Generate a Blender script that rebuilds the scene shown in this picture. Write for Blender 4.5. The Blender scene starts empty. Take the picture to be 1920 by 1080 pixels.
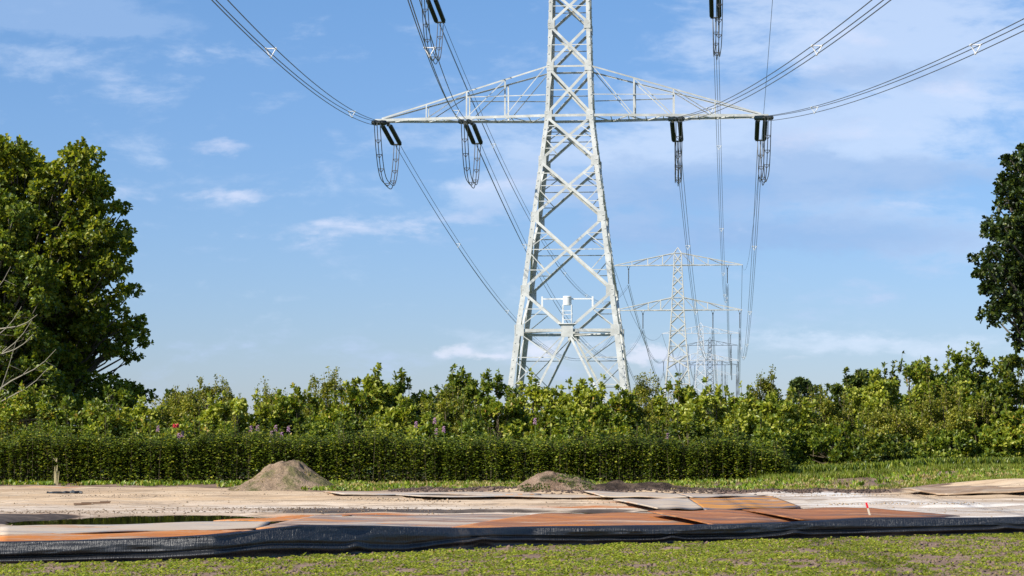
import bpy, math, random
import numpy as np
from mathutils import Vector, Matrix
R = math.radians
random.seed(7); rng = np.random.default_rng(11)
sc = bpy.context.scene
COL = sc.collection

# ------------------------------------------------------------------ camera
F = 4357.0            # focal length in 1920-px pixels
HOR = 830.0           # row of the horizon
CAMZ = 1.6
cam = bpy.data.cameras.new("camera")
co = bpy.data.objects.new("camera", cam); COL.objects.link(co)
cam.sensor_width = 36; cam.lens = F / 1920 * 36
cam.shift_y = (HOR - 540) / 1920
cam.clip_start = 0.5; cam.clip_end = 12000
co.location = (0, 0, CAMZ); co.rotation_euler = (R(90), 0, 0)
sc.camera = co
sc.render.resolution_x = 1024; sc.render.resolution_y = 576

def at(px, py, Y):                       # point at depth Y
    return Vector(((px - 960) * Y / F, Y, CAMZ + (HOR - py) * Y / F))
def gnd(px, py, z=0.0):                  # point at height z
    Y = F * (CAMZ - z) / (py - HOR)
    return Vector(((px - 960) * Y / F, Y, z))

# ------------------------------------------------------------------ sun, sky
SUN_EL, SUN_AZ = 38.0, 236.0             # azimuth clockwise from +Y: behind the camera, to the left
sd = Vector((math.sin(R(SUN_AZ)) * math.cos(R(SUN_EL)), math.cos(R(SUN_AZ)) * math.cos(R(SUN_EL)), math.sin(R(SUN_EL))))
sl = bpy.data.lights.new("sun", 'SUN'); sl.energy = 4.8; sl.angle = R(0.5); sl.color = (1, 0.95, 0.86)
so = bpy.data.objects.new("sun", sl); COL.objects.link(so); so.location = (0, -20, 80)
so.rotation_euler = sd.to_track_quat('Z', 'Y').to_euler()
sc.view_settings.view_transform = 'Standard'; sc.view_settings.look = 'None'
sc.view_settings.exposure = 0.6; sc.view_settings.gamma = 1

class NT:                                # small node-tree helper
    def __init__(s, t): s.t = t; s.n = t.nodes; s.l = t.links
    def new(s, k, **kw):
        n = s.n.new(k)
        for a, b in kw.items(): setattr(n, a, b)
        return n
    def put(s, sock, v):
        if hasattr(v, 'is_output') or isinstance(v, bpy.types.NodeSocket): s.l.new(v, sock)
        else: sock.default_value = v
    def m(s, op, a, b=0.0, c=None, clamp=False):
        n = s.new('ShaderNodeMath', operation=op, use_clamp=clamp)
        s.put(n.inputs[0], a); s.put(n.inputs[1], b)
        if c is not None: s.put(n.inputs[2], c)
        return n.outputs[0]
    def mix(s, f, a, b, mode='MIX'):
        n = s.new('ShaderNodeMix', data_type='RGBA', blend_type=mode)
        s.put(n.inputs[0], f)
        for i, v in ((6, a), (7, b)):
            if isinstance(v, tuple): v = (*v, 1) if len(v) == 3 else v
            s.put(n.inputs[i], v)
        return n.outputs[2]
    def noise(s, vec, scale, detail=4, rough=0.55, dist=0.0):
        n = s.new('ShaderNodeTexNoise'); s.put(n.inputs['Vector'], vec)
        n.inputs['Scale'].default_value = scale; n.inputs['Detail'].default_value = detail
        n.inputs['Roughness'].default_value = rough; n.inputs['Distortion'].default_value = dist
        return n.outputs['Fac']
    def step(s, v, a, b):                # smoothstep
        n = s.new('ShaderNodeMapRange', interpolation_type='SMOOTHSTEP')
        s.put(n.inputs[0], v); n.inputs[1].default_value = a; n.inputs[2].default_value = b
        return n.outputs[0]
    def xyz(s, v):
        n = s.new('ShaderNodeSeparateXYZ'); s.l.new(v, n.inputs[0]); return n.outputs
    def comb(s, x, y, z):
        n = s.new('ShaderNodeCombineXYZ')
        for i, v in enumerate((x, y, z)): s.put(n.inputs[i], v)
        return n.outputs[0]

w = bpy.data.worlds.new("World"); sc.world = w; w.use_nodes = True
W = NT(w.node_tree); W.n.clear()
sky = W.new('ShaderNodeTexSky', sky_type='NISHITA'); sky.sun_disc = False
sky.sun_elevation = R(SUN_EL); sky.sun_rotation = R(SUN_AZ)
sky.air_density = 1.0; sky.dust_density = 0.2; sky.ozone_density = 3.0; sky.altitude = 0
tc = W.new('ShaderNodeTexCoord')
x, y, z = W.xyz(tc.outputs['Generated'])
ya = W.m('MAXIMUM', W.m('ABSOLUTE', y), 0.05)
u = W.m('DIVIDE', x, ya); v = W.m('DIVIDE', z, ya)          # bearing and height tangents
wv = W.comb(W.m('MULTIPLY', u, 1.0), W.m('MULTIPLY', v, 2.2), 0.9)
u0, v0 = u, v
u = W.m('ADD', u, W.m('MULTIPLY', W.m('SUBTRACT', W.noise(wv, 55, 6, 0.65), 0.5), 0.030))
v = W.m('ADD', v, W.m('MULTIPLY', W.m('SUBTRACT', W.noise(W.comb(u0, W.m('MULTIPLY', v0, 2.2), 5.0), 60, 6, 0.65), 0.5), 0.012))
def blob(px, py, a, b, k):
    du = W.m('DIVIDE', W.m('SUBTRACT', u, (px - 960) / F), a / F)
    dv = W.m('DIVIDE', W.m('SUBTRACT', v, (HOR - py) / F), b / F)
    d = W.m('ADD', W.m('MULTIPLY', du, du), W.m('MULTIPLY', dv, dv))
    return W.m('MULTIPLY', W.m('POWER', 2.718, W.m('MULTIPLY', d, -1.0)), k)
def total(bl):
    t = None
    for q in bl:
        o = blob(*q); t = o if t is None else W.m('ADD', t, o)
    return t
cvec = W.comb(W.m('MULTIPLY', u0, 1.0), W.m('MULTIPLY', v0, 2.6), 0.3)
n1 = W.noise(cvec, 16, 8, 0.6, 0.35)
n2 = W.noise(cvec, 42, 6, 0.6, 0.2)
nn = W.m('ADD', 0.5, W.m('MULTIPLY', W.m('SUBTRACT', W.m('ADD', W.m('MULTIPLY', n1, 0.66), W.m('MULTIPLY', n2, 0.34)), 0.5), 1.55))
soft = total([(1560, 90, 360, 110, .42), (1800, 30, 260, 90, .36), (1640, 260, 420, 75, .44), (1300, 290, 380, 55, .26), (1060, 260, 240, 70, .2),
              (1500, 400, 520, 60, .28), (860, 360, 240, 26, .26), (1000, 640, 130, 40, .26), (1650, 650, 420, 28, .34), (1480, 640, 200, 16, .2), (600, 560, 500, 40, .16),
              (60, 100, 110, 45, .2), (600, 85, 90, 30, .18), (240, 290, 110, 34, .2), (1850, 450, 300, 40, .2), (1740, 180, 120, 60, .3)])
puff = total([(430, 278, 110, 20, .5), (650, 428, 220, 20, .4), (440, 366, 100, 12, .32), (1560, 60, 160, 50, .3), (1480, 130, 120, 30, .3), (1780, 175, 110, 40, .3), (1200, 80, 60, 14, .2), (1720, 385, 120, 12, .3), (900, 350, 120, 12, .3), (1480, 432, 160, 10, .26), (1340, 205, 110, 20, .25), (850, 655, 34, 16, .55), (905, 668, 38, 9, .5), (1222, 662, 34, 20, .7), (1190, 660, 26, 14, .45),
              (1000, 650, 60, 26, .42), (1495, 671, 60, 9, .5), (1650, 640, 90, 10, .3), (590, 75, 60, 16, .3), (1700, 250, 200, 24, .3), (1010, 655, 44, 24, .25)])
gm = W.step(W.m('ADD', W.m('MULTIPLY', nn, 1.25), soft), 0.68, 1.16)
pm = W.step(W.m('ADD', W.m('MULTIPLY', nn, 1.3), puff), 0.82, 1.38)
dark = total([(60, 10, 240, 48, 1.05), (230, 48, 130, 20, .6), (1560, 330, 420, 46, .55), (1480, 440, 420, 38, .6), (1250, 370, 240, 40, .4), (1430, 170, 160, 30, .4), (1650, 140, 200, 26, .35)])
dm = W.step(W.m('ADD', W.m('MULTIPLY', nn, 1.25), dark), 0.68, 1.15)
grad = W.new('ShaderNodeMapRange'); W.l.new(v0, grad.inputs[0]); grad.inputs[1].default_value = 0.0; grad.inputs[2].default_value = 0.2
tint = W.mix(grad.outputs[0], (0.70, 0.79, 1.16), (0.76, 0.98, 1.26))
c = W.mix(1.0, sky.outputs[0], tint, 'MULTIPLY')
c = W.mix(W.m('MULTIPLY', gm, 0.55), c, (7.4, 8.4, 10.2))
c = W.mix(W.m('MULTIPLY', dm, 0.7), c, (3.1, 4.8, 7.8))
c = W.mix(W.m('MULTIPLY', pm, 0.5), c, (9.0, 9.0, 10.4))
bg = W.new('ShaderNodeBackground'); W.l.new(c, bg.inputs[0]); bg.inputs[1].default_value = 0.07
wo = W.new('ShaderNodeOutputWorld'); W.l.new(bg.outputs[0], wo.inputs[0])

# ------------------------------------------------------------------ materials
def mat(name):
    m = bpy.data.materials.new(name); m.use_nodes = True
    t = NT(m.node_tree); t.n.clear()
    p = t.new('ShaderNodeBsdfPrincipled'); o = t.new('ShaderNodeOutputMaterial')
    t.l.new(p.outputs[0], o.inputs[0])
    t.p = p; t.o = o; t.mat = m
    t.obj = t.new('ShaderNodeTexCoord').outputs['Object']
    return t
def bump(t, h, s=0.5, d=0.02):
    b = t.new('ShaderNodeBump'); b.inputs['Strength'].default_value = s; b.inputs['Distance'].default_value = d
    t.l.new(h, b.inputs['Height']); t.l.new(b.outputs[0], t.p.inputs['Normal'])
def steel(name, c1, c2, rough=0.45):
    t = mat(name)
    n = t.noise(t.obj, 1.3, 5, 0.7); n2 = t.noise(t.obj, 9, 3)
    c = t.mix(t.step(n, 0.35, 0.7), c1, c2)
    c = t.mix(t.m('MULTIPLY', t.step(n2, 0.62, 0.75), 0.18), c, (0.22, 0.2, 0.16))
    t.l.new(c, t.p.inputs['Base Color']); t.p.inputs['Roughness'].default_value = rough
    return t.mat
def plain(name, c, rough=0.5, metal=0.0, spec=0.5, var=0.3):
    t = mat(name)
    n = t.noise(t.obj, 5, 4)
    cc = t.mix(n, tuple(a * (1 - var) for a in c), tuple(a * (1 + var) for a in c))
    t.l.new(cc, t.p.inputs['Base Color']); t.p.inputs['Roughness'].default_value = rough
    t.p.inputs['Metallic'].default_value = metal; t.p.inputs['Specular IOR Level'].default_value = spec
    return t.mat
GAIN = 1.68
def leafmat(name, cols, trans=0.35, rough=0.42, pos=None):
    t = mat(name); cols = [tuple(min(.5, q * GAIN * h_) for q, h_ in zip(c, (1.12, .96, .8))) for c in cols]
    g = t.new('ShaderNodeNewGeometry')
    r = t.new('ShaderNodeValToRGB'); el = r.color_ramp.elements
    k = len(cols)
    while len(el) < k: el.new(0.5)
    for i, c in enumerate(cols):
        el[i].position = (pos[i] if pos else i / (k - 1)); el[i].color = (*c, 1)
    t.l.new(g.outputs['Random Per Island'], r.inputs[0])
    n = t.noise(t.obj, 0.9, 3)
    c = t.mix(t.m('MULTIPLY', t.step(n, 0.3, 0.7), 0.45), r.outputs[0], tuple(a * 0.55 for a in cols[0]))
    t.l.new(c, t.p.inputs['Base Color']); t.p.inputs['Roughness'].default_value = rough
    t.p.inputs['Specular IOR Level'].default_value = 0.35
    tr = t.new('ShaderNodeBsdfTranslucent')
    ct = t.mix(1.0, c, (1.35, 1.35, 0.45), 'MULTIPLY'); t.l.new(ct, tr.inputs[0])
    ms = t.new('ShaderNodeMixShader'); ms.inputs[0].default_value = trans
    t.l.new(t.p.outputs[0], ms.inputs[1]); t.l.new(tr.outputs[0], ms.inputs[2]); t.l.new(ms.outputs[0], t.o.inputs[0])
    return t.mat

M = {}
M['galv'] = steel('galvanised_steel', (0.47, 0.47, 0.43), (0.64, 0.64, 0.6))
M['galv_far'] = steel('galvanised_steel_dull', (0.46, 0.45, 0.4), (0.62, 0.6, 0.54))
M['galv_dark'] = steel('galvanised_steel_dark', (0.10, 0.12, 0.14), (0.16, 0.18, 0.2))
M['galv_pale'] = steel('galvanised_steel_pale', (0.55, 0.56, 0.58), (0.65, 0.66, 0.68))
M['white'] = plain('white_paint', (0.75, 0.75, 0.72), 0.4, var=0.05)
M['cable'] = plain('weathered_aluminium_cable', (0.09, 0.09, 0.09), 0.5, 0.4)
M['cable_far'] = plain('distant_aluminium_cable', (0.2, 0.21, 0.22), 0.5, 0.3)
M['insul'] = plain('dark_glazed_insulator', (0.006, 0.012, 0.013), 0.25)
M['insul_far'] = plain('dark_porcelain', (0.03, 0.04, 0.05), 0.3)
M['fitting'] = plain('fitting_steel', (0.07, 0.075, 0.07), 0.5, 0.3)
M['concrete'] = plain('concrete', (0.4, 0.39, 0.36), 0.9)
M['bark'] = plain('grey_bark', (0.11, 0.095, 0.07), 0.9)
M['twig'] = plain('pale_twig', (0.3, 0.27, 0.2), 0.8)
M['twigdark'] = plain('brown_twig', (0.10, 0.075, 0.04), 0.8)
M['oak'] = leafmat('young_oak_leaf', [(0.045, 0.085, 0.012), (0.10, 0.16, 0.018), (0.19, 0.235, 0.03), (0.30, 0.31, 0.055), (0.32, 0.17, 0.05)], 0.35, pos=[0, .35, .7, .93, 1.0])
M['oak2'] = leafmat('bright_oak_leaf', [(0.07, 0.12, 0.015), (0.15, 0.21, 0.025), (0.27, 0.31, 0.05), (0.36, 0.37, 0.085)], 0.35)
M['birch'] = leafmat('birch_leaf', [(0.05, 0.08, 0.01), (0.10, 0.14, 0.014), (0.17, 0.19, 0.025), (0.24, 0.24, 0.05)], 0.35)
M['mid'] = leafmat('mid_green_leaf', [(0.03, 0.06, 0.009), (0.065, 0.115, 0.013), (0.12, 0.17, 0.02), (0.2, 0.24, 0.03)], 0.3)
M['deep'] = leafmat('deep_green_leaf', [(0.016, 0.034, 0.006), (0.035, 0.065, 0.009), (0.075, 0.115, 0.014), (0.15, 0.17, 0.02)], 0.28)
M['tall'] = leafmat('tall_tree_leaf', [(0.035, 0.068, 0.009), (0.08, 0.125, 0.014), (0.15, 0.195, 0.02), (0.25, 0.27, 0.035)], 0.42)
M['maple'] = leafmat('dark_maple_leaf', [(0.008, 0.018, 0.004), (0.016, 0.034, 0.006), (0.035, 0.06, 0.009), (0.1, 0.13, 0.015)], 0.2, pos=[0, .5, .92, 1])
M['hedge'] = leafmat('hedge_leaf', [(0.024, 0.045, 0.006), (0.06, 0.10, 0.010), (0.11, 0.155, 0.015), (0.24, 0.26, 0.03)], 0.28, pos=[0, .5, .85, 1])
M['farleaf'] = leafmat('far_tree_leaf', [(0.03, 0.055, 0.02), (0.05, 0.085, 0.025), (0.08, 0.115, 0.03)], 0.2)
M['grass'] = leafmat('verge_grass_blade', [(0.07, 0.115, 0.012), (0.12, 0.18, 0.018), (0.18, 0.23, 0.03), (0.24, 0.2, 0.09)], 0.4, pos=[0, .5, .88, 1])
M['weed'] = leafmat('low_weed_leaf', [(0.05, 0.10, 0.01), (0.11, 0.19, 0.015), (0.2, 0.26, 0.03), (0.25, 0.2, 0.09)], 0.35, pos=[0, .45, .85, 1])
M['seedling'] = leafmat('seedling_leaf', [(0.06, 0.10, 0.013), (0.13, 0.19, 0.02), (0.25, 0.31, 0.04), (0.22, 0.16, 0.10)], 0.35, pos=[0, .4, .85, 1])
M['drygrass'] = leafmat('dry_grass', [(0.12, 0.13, 0.04), (0.26, 0.22, 0.10), (0.34, 0.27, 0.13)], 0.3)
M['straw'] = plain('straw_pole', (0.5, 0.42, 0.22), 0.8)
M['pink'] = plain('foxglove_bell', (0.42, 0.22, 0.34), 0.6)
M['redp'] = plain('red_paint', (0.7, 0.02, 0.03), 0.5, var=0.1)
M['rosered'] = plain('red_blossom', (0.5, 0.03, 0.04), 0.5)
M['wood'] = plain('pale_wood', (0.62, 0.55, 0.42), 0.8)
M['greenstem'] = plain('green_stem', (0.16, 0.22, 0.05), 0.7)

# ------------------------------------------------------------------ object helpers
def tag(o, label=None, cat=None, group=None, kind=None):
    if label: o['label'] = label
    if cat: o['category'] = cat
    if group: o['group'] = group
    if kind: o['kind'] = kind
    return o
def empty(name, loc=(0, 0, 0), rz=0.0):
    o = bpy.data.objects.new(name, None); COL.objects.link(o)
    o.location = loc; o.rotation_euler = (0, 0, rz); o.empty_display_size = 0.3
    return o
def npmesh(name, V, faces, m, parent=None, smooth=False):
    """faces: int array (n,k) with constant k"""
    V = np.asarray(V, np.float32).reshape(-1, 3); Fa = np.asarray(faces, np.int32)
    me = bpy.data.meshes.new(name)
    me.vertices.add(len(V)); me.vertices.foreach_set('co', V.ravel())
    n, k = Fa.shape
    me.loops.add(n * k); me.loops.foreach_set('vertex_index', Fa.ravel())
    me.polygons.add(n); me.polygons.foreach_set('loop_start', np.arange(0, n * k, k, dtype=np.int32))
    try: me.polygons.foreach_set('loop_total', np.full(n, k, np.int32))
    except Exception: pass
    if smooth: me.polygons.foreach_set('use_smooth', np.ones(n, bool))
    me.update(calc_edges=True); me.validate()
    me.materials.append(m)
    o = bpy.data.objects.new(name, me); COL.objects.link(o)
    if parent: o.parent = parent
    return o
class MB:
    def __init__(s): s.v = []; s.f = []
    def poly(s, pts, fs):
        b = len(s.v); s.v += [tuple(p) for p in pts]; s.f += [tuple(b + i for i in f) for f in fs]
    def box(s, c, sx, sy, sz, M3=None):
        c = Vector(c); P = []
        for i in (-1, 1):
            for j in (-1, 1):
                for k in (-1, 1):
                    d = Vector((i * sx / 2, j * sy / 2, k * sz / 2))
                    P.append(c + (M3 @ d if M3 else d))
        s.poly(P, [(0, 1, 3, 2), (4, 6, 7, 5), (0, 4, 5, 1), (2, 3, 7, 6), (0, 2, 6, 4), (1, 5, 7, 3)])
    def beam(s, p, q, w, n, t=None, shrink=0.0):
        """steel angle from p to q: one flange in the face plane (normal n), one going inwards"""
        p = Vector(p); q = Vector(q); u = (q - p)
        L = u.length
        if L < 1e-4: return
        u /= L; p = p + u * shrink; q = q - u * shrink
        n = Vector(n); n = (n - u * n.dot(u))
        if n.length < 1e-4: n = u.orthogonal()
        n.normalize(); a = u.cross(n)
        if a.z > 0: a = -a
        t = t or w * 0.16
        sec = [(-w/2, 0), (w/2, 0), (w/2, -t), (-w/2 + t, -t), (-w/2 + t, -w * .8), (-w/2, -w * .8)]
        P = [p + a * x + n * y for x, y in sec] + [q + a * x + n * y for x, y in sec]
        fs = [(i, (i + 1) % 6, 6 + (i + 1) % 6, 6 + i) for i in range(6)] + [(5, 4, 3, 0), (3, 2, 1, 0), (6, 9, 10, 11), (6, 7, 8, 9)]
        s.poly(P, fs)
    def tube(s, pts, rad, k=6, cap=True):
        pts = [Vector(p) for p in pts]; n = len(pts)
        if not hasattr(rad, '__len__'): rad = [rad] * n
        b = len(s.v)
        ref = None
        for i, p in enumerate(pts):
            d = (pts[min(i + 1, n - 1)] - pts[max(i - 1, 0)]).normalized()
            if ref is None: ref = d.orthogonal().normalized()
            a = (ref - d * ref.dot(d)).normalized(); ref = a; c = d.cross(a)
            for j in range(k):
                th = 2 * math.pi * j / k
                s.v.append(tuple(p + (a * math.cos(th) + c * math.sin(th)) * rad[i]))
        for i in range(n - 1):
            for j in range(k):
                s.f.append((b + i * k + j, b + i * k + (j + 1) % k, b + (i + 1) * k + (j + 1) % k, b + (i + 1) * k + j))
        if cap:
            s.f.append(tuple(b + j for j in reversed(range(k)))); s.f.append(tuple(b + (n - 1) * k + j for j in range(k)))
    def build(s, name, m, parent=None, smooth=False):
        me = bpy.data.meshes.new(name); me.from_pydata(s.v, [], s.f); me.update()
        if smooth: me.polygons.foreach_set('use_smooth', np.ones(len(me.polygons), bool))
        me.materials.append(m)
        o = bpy.data.objects.new(name, me); COL.objects.link(o)
        if parent: o.parent = parent
        return o

def sstep(x, a, b):
    t = np.clip((x - a) / (b - a), 0, 1); return t * t * (3 - 2 * t)
def vnoise(x, y, seed=0):               # smooth value noise on arrays
    def h(i, j):
        n = np.sin(i * 127.1 + j * 311.7 + seed * 74.7) * 43758.5453
        return n - np.floor(n)
    xi = np.floor(x); yi = np.floor(y); fx = x - xi; fy = y - yi
    fx = fx * fx * (3 - 2 * fx); fy = fy * fy * (3 - 2 * fy)
    return (h(xi, yi) * (1 - fx) + h(xi + 1, yi) * fx) * (1 - fy) + (h(xi, yi + 1) * (1 - fx) + h(xi + 1, yi + 1) * fx) * fy
def fbm(x, y, o=4, seed=0):
    s = 0; a = 0.5; t = 0
    for k in range(o):
        s = s + a * vnoise(x * 2 ** k, y * 2 ** k, seed + k); t += a; a *= 0.5
    return s / t

# ------------------------------------------------------------------ ground
PX = np.array([0, 400, 640, 1000, 1280, 1620, 1920.0])
tarpY_px = np.array([1058, 1051, 1041, 1025, 1018, 1009, 1002.0])
tY = F * CAMZ / (tarpY_px - HOR); tX = (PX - 960) * tY / F
def tarp_base(X):                        # line of the plastic sheet on the ground
    sl0 = (tY[1] - tY[0]) / (tX[1] - tX[0]); sl1 = (tY[-1] - tY[-2]) / (tX[-1] - tX[-2])
    r = np.interp(X, tX, tY)
    r = np.where(X < tX[0], tY[0] + (X - tX[0]) * sl0, r)
    return np.where(X > tX[-1], tY[-1] + (X - tX[-1]) * sl1, r)
sx_px = np.array([-900, 0, 430, 640, 1000, 1110, 1430, 1650, 1760, 1920, 2300.0])
sx_Y = np.array([82, 82, 80, 74.5, 75, 73.5, 72.5, 74, 74, 72.5, 72.0])
def sand_far(X): return np.interp(X, (sx_px - 960) * sx_Y / F, sx_Y)
def gh(X, Y):                            # ground height
    X = np.asarray(X, float); Y = np.asarray(Y, float)
    r = sstep(X, 4, 15)
    h = 0.50 * r * sstep(Y, 73.5, 88) + 0.42 * sstep(X, 11.5, 16.5) * sstep(Y, 66, 73.5) * (1 - 0.6 * sstep(Y, 74, 88))
    h = h + 0.12 * (1 - r) * sstep(Y, 77, 86)
    front = Y < tarp_base(X)
    tr = 0
    for (y0, am) in ((43.5, .5), (58.2, .7), (60.1, .9), (62.4, 1), (64.3, 1), (68.5, .8), (70.2, .8)):
        yy = y0 + 1.4 * np.sin(X * .09 + y0) - .02 * X
        tr = tr - .045 * am * np.exp(-((Y - yy) / .22) ** 2) + .03 * am * np.exp(-((Y - yy - .42) / .22) ** 2)
    tr = tr * (.3 + 1.2 * fbm(X * .8, Y * .8, 3, 77))
    h = h + np.where(front, (fbm(X * 1.6, Y * 1.6, 3, 3) - .5) * .05, 0)
    near = (Y < 95) & (Y > 15) & (np.abs(X) < 40)
    sand = (~front) & (Y < sand_far(X) + 2)
    h = h + np.where(sand & near, (fbm(X * .7, Y * .5, 4, 9) - .5) * 0.10 + (fbm(X * 4, Y * 4, 2, 5) - .5) * .014 + tr, 0)
    d = np.abs(Y - sand_far(X) - .6)     # soil rim pushed up along the sand, mainly in the middle
    h = h + np.where(near, np.exp(-(d / .9) ** 2) * 0.22 * fbm(X * 1.1, Y * 1.1, 4, 2) * (sstep(X, -5.5, -3) * (1 - .6 * sstep(X, 8, 12))), 0)
    pud = sstep(-((X + 7.4) / 2.8) ** 2 - ((Y - 48.6) / 4.2) ** 2, -1.45, -1.0) * .12
    pud = np.maximum(pud, sstep(-((X - .6) / 2.2) ** 2 - ((Y - 54.2 - .1 * (X)) / 1.4) ** 2, -1.4, -.5) * .09)
    h = h - np.where(near & ~front, pud, 0)
    far = sstep(np.hypot(X, Y), 1500, 4500)
    return h - 0.0 * far
def axis(lo, hi, st, out_lo, out_hi):
    a = list(np.arange(lo, hi + 1e-6, st)); s = st * 1.5; v = hi
    while v < out_hi: v += s; a.append(v); s *= 1.35
    s = st * 1.5; v = lo; b = []
    while v > out_lo: v -= s; b.append(v); s *= 1.35
    return np.array(b[::-1] + a)
gx = axis(-24, 26, 0.16, -5000, 5000); gy = axis(22, 92, 0.13, -300, 7000)
GX, GY = np.meshgrid(gx, gy); GZ = gh(GX, GY)
nxg, nyg = len(gx), len(gy)
idx = np.arange(nxg * nyg).reshape(nyg, nxg)
Fg = np.stack([idx[:-1, :-1], idx[:-1, 1:], idx[1:, 1:], idx[1:, :-1]], -1).reshape(-1, 4)

t = mat('site_ground')
def attr(t, nm):
    a = t.new('ShaderNodeAttribute'); a.attribute_name = nm; return a.outputs['Fac']
sand, wet, rust, pale = (attr(t, k) for k in ('sand', 'wet', 'rust', 'pale'))
nA = t.noise(t.obj, 0.24, 9, 0.68, .4); nB = t.noise(t.obj, .9, 8, 0.72); nC = t.noise(t.obj, 22, 4, 0.7); nD = t.noise(t.obj, 0.16, 4, 0.6, .5)
sc1 = t.mix(t.step(nA, .3, .7), (0.47, 0.325, 0.19), (0.62, 0.475, 0.32))
sc1 = t.mix(t.step(nB, .55, .8), sc1, (0.60, 0.51, 0.41))
scp = t.mix(t.step(nA, .35, .65), (0.50, 0.46, 0.41), (0.66, 0.64, 0.61))
sc1 = t.mix(pale, sc1, scp)
sc1 = t.mix(t.m('MULTIPLY', t.step(nB, .56, .66), .5), sc1, (0.30, 0.22, 0.14))
sc1 = t.mix(t.m('MULTIPLY', t.step(nC, .62, .72), .45), sc1, (0.20, 0.15, 0.11))
gm_ = t.new('ShaderNodeMapping'); t.l.new(t.obj, gm_.inputs[0]); gm_.inputs['Scale'].default_value = (.10, .55, 1); gm_.inputs['Rotation'].default_value = (0, 0, .06)
nE = t.noise(gm_.outputs[0], 1.0, 10, .75, .6); nF = t.noise(gm_.outputs[0], 2.3, 10, .78, .3)
sc1 = t.mix(t.m('MULTIPLY', t.step(nE, .50, .56), .55), sc1, (0.34, 0.23, 0.14))
sc1 = t.mix(t.m('MULTIPLY', t.step(nF, .54, .57), .75), sc1, (0.22, 0.16, 0.11))
rc = t.mix(t.step(nB, .4, .65), (0.42, 0.15, 0.045), (0.50, 0.28, 0.15))
sc1 = t.mix(t.m('MULTIPLY', rust, t.step(nA, .35, .55)), sc1, rc)
wc = t.mix(t.step(nB, .4, .7), (0.06, 0.045, 0.035), (0.16, 0.12, 0.09))
sc1 = t.mix(wet, sc1, wc)
soil = t.mix(t.step(nB, .35, .7), (0.15, 0.095, 0.065), (0.31, 0.21, 0.155))
soil = t.mix(t.step(nC, .6, .75), soil, (0.045, 0.03, 0.022))
green = t.mix(t.step(nD, .35, .65), (0.05, 0.075, 0.02), (0.09, 0.12, 0.025))
soil = t.mix(attr(t, 'field'), soil, green)
gc = t.mix(sand, soil, sc1)
t.l.new(gc, t.p.inputs['Base Color'])
t.l.new(t.m('SUBTRACT', 0.95, t.m('MULTIPLY', wet, 0.2)), t.p.inputs['Roughness'])
t.p.inputs['Specular IOR Level'].default_value = 0.25
bump(t, t.m('ADD', nB, t.m('MULTIPLY', nC, .5)), 0.7, 0.03)
ground = npmesh('ground', np.stack([GX, GY, GZ], -1), Fg, t.mat, smooth=True)
tag(ground, kind='structure')
def setattr_f(o, nm, arr):
    a = o.data.attributes.new(nm, 'FLOAT', 'POINT'); a.data.foreach_set('value', np.asarray(arr, np.float32).ravel())
edge_n = (fbm(GX * .7, GY * .7, 4, 21) - .5) * 3.2
tb = tarp_base(GX)
A_s = (GY > tb + .1) * (1 - sstep(GY, sand_far(GX) + edge_n - .35, sand_far(GX) + edge_n + .2)) * (np.abs(GX) < 60)
A_s = np.maximum(A_s, (GX > 14) * (GY > 60) * (GY < 74.5) * (np.abs(GX) < 60))
def ell(px, py, a, b):                   # soft patch around a spot of the site, a/b half sizes in metres
    c = gnd(px, py); return np.exp(-((GX - c.x) / a) ** 2 - ((GY - c.y) / b) ** 2)
nz = fbm(GX * .5, GY * .5, 4, 31)
A_w = ell(60, 972, 3.6, 2.4) + ell(430, 975, 3.8, 2.0) * .8 + ell(250, 976, 5, 3.6) * .8 + ell(1000, 958, 3.6, 1.5) + ell(700, 958, 2.5, 1.2) * .6 + ell(330, 989, 4, .8) * .4 + ell(560, 956, 1.6, 1.0) * .5
A_w = sstep(A_w * (0.1 + 1.8 * fbm(GX * .9, GY * .8, 5, 33)), .35, .6)
A_r = ell(60, 1004, 8, 2.2) + ell(300, 1004, 4, 1.4) + ell(520, 968, 3, 1.6) + ell(40, 966, 2, 1.5) * .7 + ell(1100, 950, 3, 1.2) * .7 + ell(760, 966, 3, 1.6) * .5 + ell(200, 916, 5, .8) * .5 + ell(1240, 942, 2.4, 2.2) * .7
A_r = sstep(A_r * (0.5 + nz), .2, .7)
A_p = np.clip(sstep(GX, 4.5, 8.5) * sstep(GY, 38, 48) + .5 * (1 - sstep(GY, 56, 66)) * (GX < 6), 0, 1) * (0.6 + .4 * nz)
A_p = A_p * (1 - sstep(GX, 10, 12.5) * sstep(GY, 63, 67))
A_f = sstep(GY, 90, 110) + (GY < 15) * .6 + (np.abs(GX) > 60)
for nm, a in (('sand', A_s), ('wet', A_w * (GY > tb)), ('rust', A_r), ('pale', A_p), ('field', np.clip(A_f, 0, 1))): setattr_f(ground, nm, a)

# puddles: level sheets of water a little below the sand surface
t = mat('puddle_water')
t.p.inputs['Base Color'].default_value = (0.012, 0.014, 0.008, 1); t.p.inputs['Roughness'].default_value = 0.03
t.p.inputs['Specular IOR Level'].default_value = 0.6
bump(t, t.noise(t.obj, 5, 3), 0.10, 0.004)
MW = t.mat
def sheet(name, cx, cy, rx, ry, z, m, kind, sk=0.0):
    P = [(cx, cy, z)]; n = 64
    for i in range(n):
        a = 2 * math.pi * i / n; r = 1 + .1 * math.sin(3 * a + 1) + .06 * math.sin(7 * a)
        P.append((cx + rx * r * math.cos(a), cy + ry * r * math.sin(a) + sk * rx * r * math.cos(a), z))
    o = npmesh(name, P, [(0, 1 + i, 1 + (i + 1) % n) for i in range(n)], m); tag(o, kind=kind); return o
sheet('puddle', -7.4, 48.6, 3.5, 5.2, -0.05, MW, 'structure')
sheet('puddle', 0.6, 54.2, 2.7, 1.9, -0.045, MW, 'structure', .1)

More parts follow.
